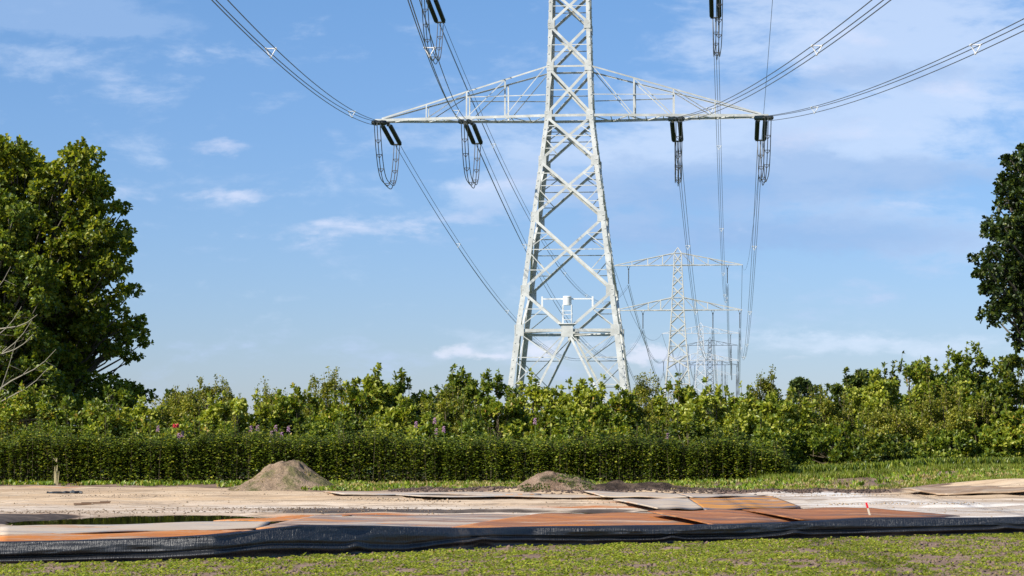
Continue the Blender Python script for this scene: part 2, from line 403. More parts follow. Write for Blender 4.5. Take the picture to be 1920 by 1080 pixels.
# ------------------------------------------------------------------ steel road plates
def rustmat(name, a, b, c, d, k1=.45, k2=.62, du=.56):
    t = mat(name)
    mp = t.new('ShaderNodeMapping'); t.l.new(t.obj, mp.inputs[0]); mp.inputs['Scale'].default_value = (.45, 1.5, 1)
    n1 = t.noise(mp.outputs[0], .42, 8, .7, .8); n2 = t.noise(mp.outputs[0], .3, 7, .65, .5); n3 = t.noise(t.obj, 14, 5, .75)
    n4 = t.noise(t.obj, .55, 8, .75, .5)
    cc = t.mix(t.step(n1, .44, .56), a, b); cc = t.mix(t.step(n2, k1, k1 + .05), cc, c)
    cc = t.mix(t.m('MULTIPLY', t.step(n4, .5, .56), .9), cc, d)
    cc = t.mix(t.m('MULTIPLY', t.step(n3, .5, .7), .35), cc, tuple(q * .5 for q in a))
    t.l.new(cc, t.p.inputs['Base Color']); t.p.inputs['Roughness'].default_value = .62
    t.p.inputs['Metallic'].default_value = 0.0; t.p.inputs['Specular IOR Level'].default_value = .4
    DUST = (0.50, 0.40, 0.29)
    mp2 = t.new('ShaderNodeMapping'); t.l.new(t.obj, mp2.inputs[0]); mp2.inputs['Scale'].default_value = (.16, .8, 1); mp2.inputs['Rotation'].default_value = (0, 0, .12)
    n5 = t.noise(mp2.outputs[0], .8, 9, .75, .4); n6 = t.noise(mp2.outputs[0], 1.7, 8, .75, .6)
    cc = t.mix(t.m('MULTIPLY', t.step(n6, .53, .57), .5), cc, tuple(q * .5 for q in c))
    cc = t.mix(t.m('MULTIPLY', t.step(n5, du - .05, du - .01), .88), cc, DUST)
    t.l.new(cc, t.p.inputs['Base Color'])
    bump(t, n3, .4, .01)
    return t.mat
RB = rustmat('brown_rusty_steel', (0.25, 0.095, 0.03), (0.42, 0.14, 0.025), (0.14, 0.09, 0.07), (0.46, 0.19, 0.06), .54, .6, .66)
RO = rustmat('orange_blue_steel', (0.55, 0.22, 0.02), (0.62, 0.27, 0.03), (0.12, 0.15, 0.19), (0.58, 0.24, 0.03), .50, .54, .9)
RP = rustmat('dusty_pale_steel', (0.48, 0.38, 0.28), (0.56, 0.46, 0.35), (0.32, 0.31, 0.31), (0.50, 0.27, 0.13), .48, .54, .52)
RM = rustmat('mauve_brown_steel', (0.24, 0.15, 0.10), (0.34, 0.21, 0.14), (0.22, 0.20, 0.19), (0.50, 0.21, 0.06), .5, .55, .56)
RM2 = rustmat('mauve_orange_steel', (0.30, 0.12, 0.045), (0.50, 0.165, 0.018), (0.20, 0.14, 0.11), (0.50, 0.20, 0.05), .56, .60, .62)
RR = rustmat('orange_rusty_steel', (0.46, 0.15, 0.02), (0.58, 0.20, 0.02), (0.26, 0.13, 0.06), (0.46, 0.28, 0.16), .55, .62, .66)
def plate(c, zs, m, label, th=0.018, curl=0.0, nu=30, nv=8, group='steel road plates laid on the sand'):
    """c: far-left, far-right, near-right, near-left spots; zs their heights"""
    P = [gnd(px, py, z + .03) for (px, py), z in zip(c, zs)]
    V = []
    ctr = sum(P, Vector()) / 4
    for j in range(nv + 1):
        for i in range(nu + 1):
            a = i / nu; b = j / nv
            p = (P[0] * (1 - a) + P[1] * a) * (1 - b) + (P[3] * (1 - a) + P[2] * a) * b
            p = p.copy(); p.z += curl * (math.sin(a * 7 + P[0].x) * .5) * b + .012 * math.sin(a * 11 + b * 3)
            V.append(p - Vector((ctr.x, ctr.y, 0)))
    n = len(V); V += [q - Vector((0, 0, th)) for q in V]
    W1 = nu + 1; fs = []
    for j in range(nv):
        for i in range(nu):
            k = j * W1 + i
            fs.append((k, k + W1, k + W1 + 1, k + 1)); fs.append((n + k, n + k + 1, n + k + W1 + 1, n + k + W1))
    rim = [i for i in range(W1)] + [j * W1 + nu for j in range(1, nv + 1)] + [nv * W1 + i for i in range(nu - 1, -1, -1)] + [j * W1 for j in range(nv - 1, 0, -1)]
    for i in range(len(rim)):
        a, b = rim[i], rim[(i + 1) % len(rim)]; fs.append((a, b, n + b, n + a))
    o = npmesh('road_plate', V, fs, m); o.location = (ctr.x, ctr.y, 0)
    tag(o, label, 'steel plate', group)
    return o
plate([(1292, 934), (1448, 929), (1502, 951), (1322, 956)], (.0, .0, .03, .07), RO, 'steel plate with bright orange rust patches on blue-grey metal')
plate([(1388, 955), (1632, 951), (1800, 968), (1500, 974)], (.03, .03, .02, .17), RB, 'long brown rusty plate with a lifted front edge behind the red-topped stake')
plate([(1214, 958), (1392, 956), (1525, 977), (1335, 983)], (.12, .03, .05, .13), RB, 'brown rusty plate just left of the one behind the stake')
plate([(1010, 963), (1225, 961), (1345, 985), (820, 993)], (.0, .0, .03, .045), RM2, 'flat mauve and orange plate in front of the long narrow wet strip')
plate([(590, 966), (1015, 964), (835, 993), (480, 991)], (.0, .0, .03, .05), RM, 'mauve-brown plate beside the highest bulge of the black sheeting')
plate([(0, 987), (508, 976), (490, 990), (0, 1002)], (.0, .0, .02, .02), RP, 'pale grey-blue stained plate in front of the big puddle')
plate([(0, 1003), (470, 992), (380, 1005), (0, 1020)], (.0, .0, .02, .02), RR, 'orange rusty plate strip at the left behind the black sheeting')
plate([(400, 976), (620, 963.5), (660, 967), (515, 977)], (-.01, .0, .02, .0), RR, 'thin orange plate at the right end of the big puddle', .02)
plate([(606, 921.5), (1000, 923), (1015, 926.5), (640, 925.5)], (.02, .02, .06, .07), RP, 'long thin sandy plate along the grass verge left of the weedy heap', .03)
plate([(700, 926), (1120, 927.5), (1150, 932), (790, 930)], (.01, .01, .03, .06), RP, 'thin sandy plate lying in front of the weedy heap', .02)
plate([(1094, 920), (1272, 925), (1290, 932), (1130, 930)], (.05, .03, .05, .08), RP, 'pale pinkish plate right below the dark soil bank', .03)
plate([(1150, 936), (1292, 934), (1318, 953), (1232, 952)], (.05, .02, .07, .12), RP, 'pale plate with orange stain left of the blue and orange plate', .03)
plate([(1272, 925.5), (1425, 927), (1440, 928.5), (1296, 932)], (.02, .02, .03, .05), RP, 'white dusty plate behind the blue and orange plate', .02)
plate([(1690, 915), (1930, 905), (1930, 920), (1760, 926)], (.17, .30, .17, .05), rustmat('sandy_brown_board', (0.34, 0.22, 0.13), (0.42, 0.28, 0.17), (0.3, 0.2, 0.12), (0.42, 0.32, 0.22), du=.7), 'sandy brown plate tilted against the bank at the right edge of the photo', .04)

# ------------------------------------------------------------------ black plastic sheeting
def build_sheeting():
    X = np.linspace(-17, 24, 1500); base = tarp_base(X)
    topx = np.array([-500, 0, 300, 420, 560, 700, 900, 1100, 1340, 1500, 1620, 1920, 2500.0])
    hts = np.array([.27, .28, .30, .33, .42, .39, .30, .27, .27, .28, .31, .29, .28])
    pxs = 960 + X * F / base
    H = np.interp(pxs, topx, hts)
    nv = 56; V = []
    un = pxs / 1920
    # fold lines: height fraction of ridge along the run (from the photograph)
    r1 = np.interp(pxs, [-500, 0, 200, 400, 470, 620, 700, 900, 1100, 1300, 1500, 1620, 1920, 2500], [.55, .55, .62, .5, .42, .42, .5, .62, .7, .62, .72, .55, .55, .5])
    r2 = np.interp(pxs, [-500, 0, 300, 500, 640, 760, 850, 920, 1100, 1280, 1400, 1480, 1600, 1920, 2500], [.2, .12, .16, .3, .18, .10, .3, .40, .25, .2, .15, .30, .26, .3, .2])
    amp1 = np.interp(pxs, [-500, 0, 150, 300, 450, 700, 1000, 1300, 1920, 2500], [.05, .07, .08, .03, .05, .07, .05, .06, .06, .05])
    for j in range(nv):
        b = j / (nv - 1)
        if b < .08:    # skirt lying on the soil
            q = b / .08; yy = -.16 * (1 - q); zz = -.01 + .012 * q + 0 * H
            V.append(np.stack([X, base + yy + .02 * np.sin(X * 9), zz + gh(X, base + yy) * .6], -1)); continue
        if b < .72:    # front wall
            s = (b - .08) / .64
            lean = .02 + .05 * s
            big = .55 + .9 * fbm(X * .45, X * 0, 3, 14)
            top_r = np.clip(r1 + .10, .5, .82)
            fold = amp1 * .95 * big * np.exp(-((s - top_r) / .30) ** 2)                      # main swelling below the top edge
            fold += .055 * (.5 + fbm(X * .8, X * 0, 2, 4)) * np.exp(-((s - r2) / .10) ** 2)  # lower roll
            mid_r = (top_r + r2) / 2 - .02 + .05 * np.sin(X * .6)
            fold += .045 * fbm(X * .7, X * 0 + 9, 2, 6) * np.exp(-((s - mid_r) / .09) ** 2)   # folds in between that come and go
            fold -= .035 * np.exp(-((s - r2 - .17) / .06) ** 2)
            fold += (fbm(X * .9 + 40, s * 2 + X * .3, 3, 24) - .5) * .07 + (fbm(X * 2.6, s * 4 - X * 1.0, 3, 18) - .5) * .03
            V.append(np.stack([X, base + lean - fold, H * (s ** .92) + .004], -1)); continue
        s = (b - .72) / .28   # rolled-over top and back
        a = s * math.pi * .9
        rr = .05 + .02 * np.sin(X * 1.3)
        yy = .07 + rr * (1 - math.cos(a)) + .10 * s; zz = H + rr * .5 * math.sin(a) - (H + .02) * max(0, s - .35) / .65
        V.append(np.stack([X, base + yy + (fbm(X * 1.5, X * 0 + s * 2, 3, 7) - .5) * .04, zz], -1))
    V = np.stack(V, 0); nn_ = len(X)
    # pinched tucks
    for (px, d) in ((670, .05), (905, .05), (1490, .05), (1885, .06), (1260, .03)):
        g = np.exp(-((pxs - px) / 16) ** 2)
        for j in range(nv):
            b = j / (nv - 1)
            if .1 < b < .4: V[j, :, 1] -= g * d * math.sin((b - .1) / .3 * math.pi); V[j, :, 2] += g * .03
    ii = np.arange(nv * nn_).reshape(nv, nn_)
    Fs = np.stack([ii[:-1, :-1], ii[:-1, 1:], ii[1:, 1:], ii[1:, :-1]], -1).reshape(-1, 4)
    t = mat('black_woven_plastic')
    n = t.noise(t.obj, 2.2, 5, .6)
    wv = t.new('ShaderNodeTexWave', wave_type='BANDS', bands_direction='X'); t.l.new(t.obj, wv.inputs[0]); wv.inputs['Scale'].default_value = 14; wv.inputs['Distortion'].default_value = 1.5; wv.inputs['Detail'].default_value = 3
    c = t.mix(t.step(n, .5, .75), (0.010, 0.011, 0.013), (0.022, 0.023, 0.025))
    dust = t.step(t.noise(t.obj, .9, 6, .75, .5), .60, .72)
    c = t.mix(t.m('MULTIPLY', dust, .35), c, (0.20, 0.15, 0.10))
    t.l.new(c, t.p.inputs['Base Color'])
    t.l.new(t.m('ADD', .38, t.m('MULTIPLY', n, .12)), t.p.inputs['Roughness'])
    t.p.inputs['Specular IOR Level'].default_value = .8
    mw = t.new('ShaderNodeMapping'); t.l.new(t.obj, mw.inputs[0]); mw.inputs['Scale'].default_value = (95, 5, 5)
    bump(t, t.noise(mw.outputs[0], 1.0, 3, .6), 1.0, .017)
    o = npmesh('plastic_sheeting', V, Fs, t.mat, smooth=True)
    sm = o.modifiers.new('thick', 'SOLIDIFY'); sm.thickness = .004
    tag(o, 'long low barrier of crumpled shiny black plastic sheeting along the edge of the field', 'plastic sheeting')
build_sheeting()

# ------------------------------------------------------------------ heaps of soil
def heapmat(name, a, b, g, gk):
    t = mat(name)
    n1 = t.noise(t.obj, 1.6, 7, .7); n2 = t.noise(t.obj, 9, 6, .75); n3 = t.noise(t.obj, 1.1, 5, .7, .3)
    c = t.mix(t.step(n1, .4, .62), a, b); c = t.mix(t.m('MULTIPLY', t.step(n2, .5, .68), .6), c, tuple(q * .4 for q in a))
    c = t.mix(t.m('MULTIPLY', t.step(n3, .45, .62), gk), c, g)
    t.l.new(c, t.p.inputs['Base Color']); t.p.inputs['Roughness'].default_value = .95; t.p.inputs['Specular IOR Level'].default_value = .1
    bump(t, t.m('ADD', n2, n1), 1.0, .12)
    return t.mat
def heap(name, pts, cy, depth, m, seed, label, cat, rough=.26):
    """pts: (x m, height m) silhouette; cy centre depth"""
    xs = np.array([p[0] for p in pts]); hs = np.array([p[1] for p in pts])
    X = np.linspace(xs[0], xs[-1], 160); Yl = np.linspace(-depth, depth, 90)
    XX, YY = np.meshgrid(X, Yl)
    h0 = np.interp(XX, xs, hs); prof = np.clip(1 - (np.abs(YY) / depth) ** 1.5, 0, 1) ** 1.0
    Z = h0 * prof * (1 - rough + 2 * rough * fbm(XX * 1.9, YY * 1.9, 5, seed)) + (fbm(XX * 7, YY * 7, 3, seed + 5) - .5) * .07 * (h0 > .05) * prof
    cx = (xs[0] + xs[-1]) / 2
    V = np.stack([XX - cx, YY, Z + gh(XX, YY + cy) * 1.0 - .03], -1)
    ii = np.arange(XX.size).reshape(XX.shape)
    Fs = np.stack([ii[:-1, :-1], ii[:-1, 1:], ii[1:, 1:], ii[1:, :-1]], -1).reshape(-1, 4)
    o = npmesh(name, V, Fs, m, smooth=True); o.location = (cx, cy, 0)
    tag(o, label, cat)
    def top(x, y):
        h = np.interp(x, xs, hs) * np.clip(1 - (abs(y - cy) / depth) ** 1.5, 0, 1)
        return h * .95 + float(gh(x, y)) - .03
    return top
k82 = 79.5 / F
top1 = heap('soil_heap', [((px - 960) * k82, h) for px, h in ((424, 0), (450, .14), (480, .46), (505, .74), (530, .92), (548, .95), (562, .90), (585, .60), (605, .40), (625, .18), (650, .05), (668, 0))], 79.5, 2.3,
     heapmat('tan_soil', (0.26, 0.185, 0.12), (0.42, 0.30, 0.20), (0.11, 0.12, 0.035), .75), 3, 'tall pointed heap of tan sandy soil with weeds in front of the hedge', 'soil heap')
k75 = 76.0 / F
top2 = heap('soil_heap', [((px - 960) * k75, h) for px, h in ((965, 0), (985, .25), (1005, .5), (1025, .62), (1050, .58), (1080, .52), (1105, .38), (1125, .2), (1150, 0))], 76.0, 1.6,
     heapmat('weedy_soil', (0.26, 0.17, 0.11), (0.40, 0.28, 0.20), (0.045, 0.05, 0.02), .95), 13, 'low flat heap of brown soil overgrown with dark weeds', 'soil heap')
top3 = heap('soil_bank', [((px - 960) * k75, h) for px, h in ((1085, 0), (1115, .25), (1150, .36), (1180, .27), (1220, .36), (1245, .38), (1275, .22), (1320, .14), (1360, .16), (1400, .06), (1430, 0))], 75.5, 1.2,
     heapmat('dark_soil', (0.06, 0.042, 0.032), (0.17, 0.12, 0.085), (0.035, 0.026, 0.02), .8), 23, 'lumpy bank of dark freshly dug soil right of the weedy heap', 'soil bank', .45)

# ------------------------------------------------------------------ pylons
def rot4(p, k):
    x, y, z = p
    for _ in range(k): x, y = -y, x
    return (x, y, z)
def make_pylon(loc, yaw, lev, low, arms, mg, mi, wl, wd, wr, detail, strain, hero=False, name='electricity_pylon'):
    """lev: [(z,halfwidth)...] from node above the base triangle to the top; low=(z_belt,hw_belt,hw_ground)"""
    root = empty(name, loc, yaw)
    zb, hb, h0 = low
    allv = [(0, h0), (zb, hb)] + lev
    def hw(z): return float(np.interp(z, [a for a, _ in allv], [b for _, b in allv]))
    ztop = lev[-1][0]
    for sx in (-1, 1):                   # corner legs: one big angle each
        for sy in (-1, 1):
            b = MB()
            for (z0, a0), (z1, a1) in zip(allv[:-1], allv[1:]):
                w_ = wl * (1 - .35 * z0 / ztop); tt = w_ * .14
                p = Vector((sx * a0, sy * a0, z0)); q = Vector((sx * a1, sy * a1, z1))
                for (du, n_) in (((-sx, 0, 0), (0, sy, 0)), ((0, -sy, 0), (sx, 0, 0))):
                    du = Vector(du); n_ = Vector(n_)
                    off = n_ * 0 if n_.y else -n_ * 0
                    A = [p + n_ * .0, p + du * w_, p + du * w_ - n_ * tt, p - n_ * tt]
                    B = [q + n_ * .0, q + du * w_, q + du * w_ - n_ * tt, q - n_ * tt]
                    if n_.x:
                        A = [a + Vector((0, -sy * tt, 0)) for a in A]; B = [a + Vector((0, -sy * tt, 0)) for a in B]
                    b.poly(A + B, [(0, 1, 5, 4), (1, 2, 6, 5), (2, 3, 7, 6), (3, 0, 4, 7), (3, 2, 1, 0), (4, 5, 6, 7)])
                if hero:                 # gusset plates and bolts
                    if z1 < ztop and z1 > 1:
                        g = w_ * 1.75
                        for (dx, dy, n_) in ((-sx, 0, Vector((0, sy, 0))), (0, -sy, Vector((sx, 0, 0)))):
                            c = q + Vector((dx, dy, 0)) * g * .42 + n_ * .02
                            b.box(c, g if dx else .03, g if dy else .03, g * 1.25)
                    for i in range(int((z1 - z0) / .55)):
                        c = p.lerp(q, (i + .5) / max(1, int((z1 - z0) / .55)))
                        b.box(c + Vector((-sx * w_ * .3, sy * .012, 0)), .07, .03, .07)
                        b.box(c + Vector((sx * .012, -sy * w_ * .3, 0)), .03, .07, .07)
            leg = b.build('leg', mg, root)
            f = MB(); f.box((sx * h0, sy * h0, .0), 1.0, 1.0, .7); f.build('footing', M['concrete'], leg)
    for k in range(4):                   # lattice of each face
        b = MB(); b2 = b
        def P(x, z): return rot4((x, -hw(z) + .0, z), k)
        n = rot4((0, -1, 0), k)
        def main(x0, z0, x1, z1, w_=wd, sh=0.0, off=0.0):
            nn2 = Vector(n)
            b.beam(Vector(P(x0, z0)) + nn2 * off, Vector(P(x1, z1)) + nn2 * off, w_, n, shrink=sh)
        def red(x0, z0, x1, z1, w_=None):
            b2.beam(Vector(P(x0, z0)) - Vector(n) * .03, Vector(P(x1, z1)) - Vector(n) * .03, w_ or wr, n)
        for (z0, a0), (z1, a1) in zip(lev[:-1], lev[1:]):
            main(-a0, z0, a1, z1, off=-.03); main(a0, z0, -a1, z1, off=.012)
            tcross = a0 / (a0 + a1); zc = z0 + (z1 - z0) * tcross; ac = hw(zc)
            if detail >= 1: red(-ac, zc, ac, zc)
            if detail >= 2 and (z1 - z0) > 2.9 and z0 < arms[0]['z'] - .5:
                for s in (-1, 1):
                    zq = (z0 + zc) / 2; xq = s * a0 / 2; red(s * hw(zq), zq, xq, zq); red(s * ac, zc, xq, zq)
                    zq = (z1 + zc) / 2; xq = s * a1 / 2; red(s * hw(zq), zq, xq, zq); red(s * ac, zc, xq, zq)
        for a in arms:
            main(-hw(a['z']), a['z'], hw(a['z']), a['z'], off=.03); main(-hw(a['zt']), a['zt'], hw(a['zt']), a['zt'], wd * .7, off=.03)
        # V down to the middle of the belt, inverted V down to the feet
        z1, a1 = lev[0]
        main(-a1, z1, 0, zb, wd * 1.05, off=.012); main(a1, z1, 0, zb, wd * 1.05, off=.012); main(-hb, zb, hb, zb, wd * 1.15, off=-.04)
        main(0, zb, -h0, 0, wd * .85, off=.012); main(0, zb, h0, 0, wd * .85, off=.012)
        if detail >= 1:
            for s in (-1, 1):
                zq = (z1 + zb) / 2 + .1; xq = s * hw(z1) * (zq - zb) / (z1 - zb); red(s * hw(zq), zq, xq, zq); red(xq, zq, s * hw(zb), zb)
                N = 5
                for i in range(N):
                    za = zb * (1 - i / N); zz = zb * (1 - (i + .68) / N); zn = zb * (1 - (i + 1) / N)
                    xb = lambda z_: s * h0 * (1 - z_ / zb)
                    if i: red(s * hw(za), za, xb(za), za)
                    if i < N - 1: red(s * hw(za), za, xb(zn), zn)
        if hero:                         # big gusset in the middle of the belt
            c = P(0, zb); g = MB(); g.box(Vector(c) + Vector(n) * .05, .8 if k % 2 == 0 else .05, .05 if k % 2 == 0 else .8, .9)
            b.v += [tuple(v_) for v_ in []]; b.poly(g.v, g.f)
        b.build('face_bracing', mg, root)
    if detail >= 2:                      # plan bracing at the belt
        b = MB()
        cs = [rot4((0, -hb, zb), k) for k in range(4)]
        for k in range(4): b.beam(cs[k], cs[(k + 1) % 4], wr * 1.3, (0, 0, 1))
        for k in range(4):
            c0 = Vector(rot4((0, -hb, zb), k))
            for s in (-1, 1):
                b.beam(Vector(rot4((s * hw(zb * .55), -hw(zb * .55), zb * .55), k)), c0, wr * 1.2, (0, 0, 1))
        b.build('plan_bracing', mg, root)
    ins = {}
    for ai, a in enumerate(arms):
        za, zt, L = a['z'], a['zt'], a['L']; ha, ht = hw(za), hw(zt); tipw = .42 * wl / .42
        for s in (-1, 1):
            b = MB()
            fx = [0] + a['v'] + [L]
            def bot(x, sy): tt = (x) / L; return Vector((s * (ha + (L - ha) * 0 + 0) if x == 0 else s * x, sy * (ha + (tipw - ha) * max(0, (x - ha) / (L - ha))), za))
            def topc(x, sy):
                tt = max(0, (x - ht) / (L * .965 - ht)); return Vector((s * max(x, ht), sy * (ht + (tipw * .9 - ht) * min(1, tt)), zt + (za + .12 - zt) * min(1, tt)))
            for sy in (-1, 1):
                b.beam(bot(ha, sy), bot(L, sy), wd * 1.0, (0, sy, 0)); b.beam(topc(ht, sy), topc(L * .965, sy), wr * 1.6, (0, sy, 0))
                xs = [ha] + a['v'] + [L * .965]
                for i, x in enumerate(a['v']):
                    b.beam(bot(x, sy), topc(x, sy), wr * (1.7 if i < 2 else 1.2), (0, sy, 0))
                for x0, x1 in zip(xs[:-2], xs[1:-1]):
                    b.beam(topc(max(x0, ht), sy), bot(x1, sy), wr * .9, (0, sy, 0))
                if len(a['v']) > 2: b.beam(topc(a['v'][-2], sy), bot(a['v'][-1], sy), wr * .9, (0, sy, 0))
                if a.get('rail'):
                    zr = za + (zt - za) * .42; xr = a['v'][1]
                    q0 = bot(ha, sy); q1 = bot(xr, sy); q0.z = zr; q1.z = zr; b.beam(q0, q1, wr, (0, sy, 0))
            nz = max(4, int((L - ha) / 1.1)); pp = [ha + (L - ha) * i / nz for i in range(nz + 1)]
            for i in range(nz):
                sy = 1 if i % 2 else -1
                b.beam(bot(pp[i], sy) + Vector((0, 0, -.06)), bot(pp[i + 1], -sy) + Vector((0, 0, -.06)), wr * 1.2, (0, 0, -1))
                if detail >= 2: b.beam(bot(pp[i + 1], 1), bot(pp[i + 1], -1), wr, (0, 0, -1))
            b.beam(bot(L, 1), bot(L, -1), wd, (s, 0, 0))
            arm = b.build('crossarm', mg, root)
            for x in a['ph']:
                ins[(ai, s, x)] = Vector((s * x, 0, za))
    b = MB()                             # top pyramid
    zt = lev[-1][0]; ht = lev[-1][1]
    for k in range(4): b.beam(rot4((-ht, -ht, zt), k), (0, 0, zt + 1.3), wr * 1.6, rot4((-1, -1, 0), k)); b.beam(rot4((-ht, -ht, zt), k), rot4((ht, -ht, zt), k), wd * .7, rot4((0, -1, 0), k))
    b.build('peak', mg, root)
    return root, ins
def toW(root, p): return Matrix.Translation(root.location) @ Matrix.Rotation(root.rotation_euler.z, 4, 'Z') @ Vector(p)

YAW1 = -R(5.2)
LOC1 = Vector((4.06, 161.3, 0))
arms1 = [dict(z=24.1, zt=27.5, L=13.65, v=[4.45, 7.15, 10.0], ph=[13.1, 7.2], rail=True), dict(z=32.9, zt=36.0, L=14.1, v=[3.5, 6.8, 10.2], ph=[9.9])]
lev1 = [(11.97, 3.15), (17.06, 2.51), (20.95, 2.02), (24.1, 1.64), (27.5, 1.51), (30.4, 1.43), (32.9, 1.38), (36.0, 1.3)]
pyl1, ins1 = make_pylon(LOC1, YAW1, lev1, (9.24, 3.53, 4.66), arms1, M['galv'], M['insul'], .36, .178, .062, 2, True, hero=True)
tag(pyl1, 'huge white steel lattice pylon standing nearest behind the bushes, with a broad lower crossarm', 'pylon', 'lattice pylons of the power line')
# equipment housing on the front of the near pylon
fy = -(3.35)
b = MB()
b.tube([(0, fy, 10.95), (0, fy, 11.5)], .29, 20); b.tube([(0, fy, 11.5), (0, fy, 11.56)], [.31, .26], 20)
eq = b.build('equipment_drum', M['white'], pyl1)
b = MB()
for sx in (-1, 1):
    for sy in (-1, 1): b.box((sx * .3, fy + sy * .28, 10.32), .06, .06, 1.3)
for zz in (10.3, 10.55, 9.95): b.box((0, fy - .28, zz), .66, .05, .05)
b.box((0, fy, 9.68), 1.2, .7, .06); b.build('drum_stand', M['white'], eq)
b = MB(); b.box((0, fy + .1, 11.38), 3.5, .09, .09)
for sx in (-1, 1): b.box((sx * 1.72, fy + .1, 11.2), .12, .1, .7)
b.build('cross_rail', M['white'], pyl1)

sus = [(10.5, 2.7)]
def far_pylon(px, Y, zlow, m, mi, label, k=1.0, det=1, thick=1.0):
    X = (px - 960) * Y / F
    dz = zlow - 29.3
    a = [dict(z=zlow, zt=zlow + 2.6, L=13.4, v=[3.6, 6.2, 9.6], ph=[12.9, 7.3]), dict(z=zlow + 9.4, zt=zlow + 11.9, L=13.5, v=[3.2, 6.3, 9.6], ph=[10.3])]
    if dz < 3: lev = [(17.1 + dz, 2.3), (19.9 + dz, 2.05), (23.4 + dz, 1.78), (26.4 + dz, 1.56), (29.3 + dz, 1.38), (31.9 + dz, 1.3), (34.3 + dz, 1.15), (36.6 + dz, 1.02), (38.7 + dz, .92), (41.2 + dz, .85)]
    else: lev = [(17.1, 2.9), (20.9, 2.65), (24.4, 2.4), (27.5, 2.1)] + [(27.5 + (zlow - 27.5) * i / 4, 2.1 - .65 * i / 4) for i in range(1, 5)] + [(zlow + 2.6, 1.3), (zlow + 5, 1.15), (zlow + 7.3, 1.02), (zlow + 9.4, .92), (zlow + 11.9, .85)]
    low = (13.8 + dz * (dz < 3), 2.6 if dz < 3 else 3.2, 3.7 if dz < 3 else 4.4)
    root, ins = make_pylon((X, Y, 0), -R(5.4), lev, low, a, m, mi, .26 * thick, .17 * thick, .09 * thick, det, False)
    for (ai, s, x), p in ins.items():
        b = MB(); n = 14
        pts = []; rad = []
        for i in range(n * 2 + 1): pts.append((p.x, 0, p.z - .75 - 3.1 * i / (n * 2))); rad.append(.13 * thick if i % 2 else .07 * thick)
        b.tube(pts, rad, 8); o = b.build('insulator_string', mi, root)
        b = MB()
        for q in (-1, 1): b.tube([(p.x + q * .38, 0, p.z), (p.x, 0, p.z - .75)], .05 * thick, 5)
        b.box((p.x, 0, p.z - .75), .3, .3, .22); b.build('hanger_fitting', M['fitting'], o)
    tag(root, label, 'pylon', 'lattice pylons of the power line')
    return root, {k_: Vector((v_.x, 0, v_.z - 4.1)) for k_, v_ in ins.items()}, zlow + 9.4
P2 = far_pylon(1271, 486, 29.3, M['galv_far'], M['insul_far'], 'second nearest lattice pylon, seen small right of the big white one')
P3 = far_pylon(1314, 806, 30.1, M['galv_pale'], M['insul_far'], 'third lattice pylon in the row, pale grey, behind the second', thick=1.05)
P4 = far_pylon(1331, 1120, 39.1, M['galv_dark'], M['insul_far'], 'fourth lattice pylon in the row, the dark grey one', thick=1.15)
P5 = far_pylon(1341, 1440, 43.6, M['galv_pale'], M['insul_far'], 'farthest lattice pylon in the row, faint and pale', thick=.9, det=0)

# ------------------------------------------------------------------ conductors
def sagline(A, B, sag, n):
    return [A.lerp(B, i / n) - Vector((0, 0, 4 * sag * (i / n) * (1 - i / n))) for i in range(n + 1)]
TRI = [(-.18, .10), (.18, .10), (0, -.21)]
def bundle(A, B, sag, rad, m, label, group, spY=None, n=60, spsize=1.0, tri=TRI, tri0=None):
    root = empty('conductor_bundle', A)
    d = (B - A); d.z = 0; d.normalize(); side = Vector((d.y, -d.x, 0))
    if side.x < 0: side = -side
    L = sagline(A, B, sag, n)
    for (a, c) in tri:
        b = MB(); b.tube([p + side * a + Vector((0, 0, c)) - A for p in L], rad, 5); b.build('wire', m, root)
    for Y in (spY or []):
        tt = (Y - A.y) / (B.y - A.y)
        if not 0.01 < tt < .99: continue
        p = A.lerp(B, tt) - Vector((0, 0, 4 * sag * tt * (1 - tt)))
        Q = [p + side * a * 1.05 + Vector((0, 0, c * 1.05)) - A for a, c in tri]
        b = MB()
        for i in range(3):
            b.tube([Q[i], Q[(i + 1) % 3]], .035 * spsize, 5); b.tube([Q[i] - d * .12, Q[i] + d * .12], .06 * spsize, 6)
        b.build('spacer', M['white'], root)
    tag(root, label, 'power cable', group)
    return root
def insulator(p, q, root, m):            # strain string from p to q (world) as part of the pylon: pair of rods
    inv = (Matrix.Translation(root.location) @ Matrix.Rotation(root.rotation_euler.z, 4, 'Z')).inverted()
    d = (q - p).normalized(); side = Vector((d.y, -d.x, 0)).normalized()
    for s in (-1, 1):
        b = MB(); pts = []; rad = []; n = 26
        a0 = p + side * s * .27 + d * .55; a1 = q + side * s * .27 - d * .45
        for i in range(n * 2 + 1):
            pts.append(inv @ a0.lerp(a1, i / (n * 2))); rad.append(.165 if i % 2 else .11)
        b.tube(pts, rad, 10); o = b.build('insulator_string', m, root)
        b = MB(); b.tube([inv @ (p + side * s * .2), inv @ a0], .05, 6); b.box(inv @ (p + side * s * .2), .22, .22, .3); b.build('end_fitting', M['fitting'], o)
    b = MB(); c0 = q - d * .1; b.tube([inv @ (c0 - side * .27 - d * .4), inv @ (c0 - side * .27)], .045, 6); b.tube([inv @ (c0 + side * .27 - d * .4), inv @ (c0 + side * .27)], .045, 6); b.tube([inv @ (c0 + side * .36), inv @ (c0 - side * .36)], .06, 6)
    for k in range(3): b.tube([inv @ (c0 + side * .2 * (k - 1)), inv @ (q + side * TRI[[0, 2, 1][k]][0] + Vector((0, 0, TRI[[0, 2, 1][k]][1])))], .035, 5)
    b.build('yoke_plate', M['fitting'], root)
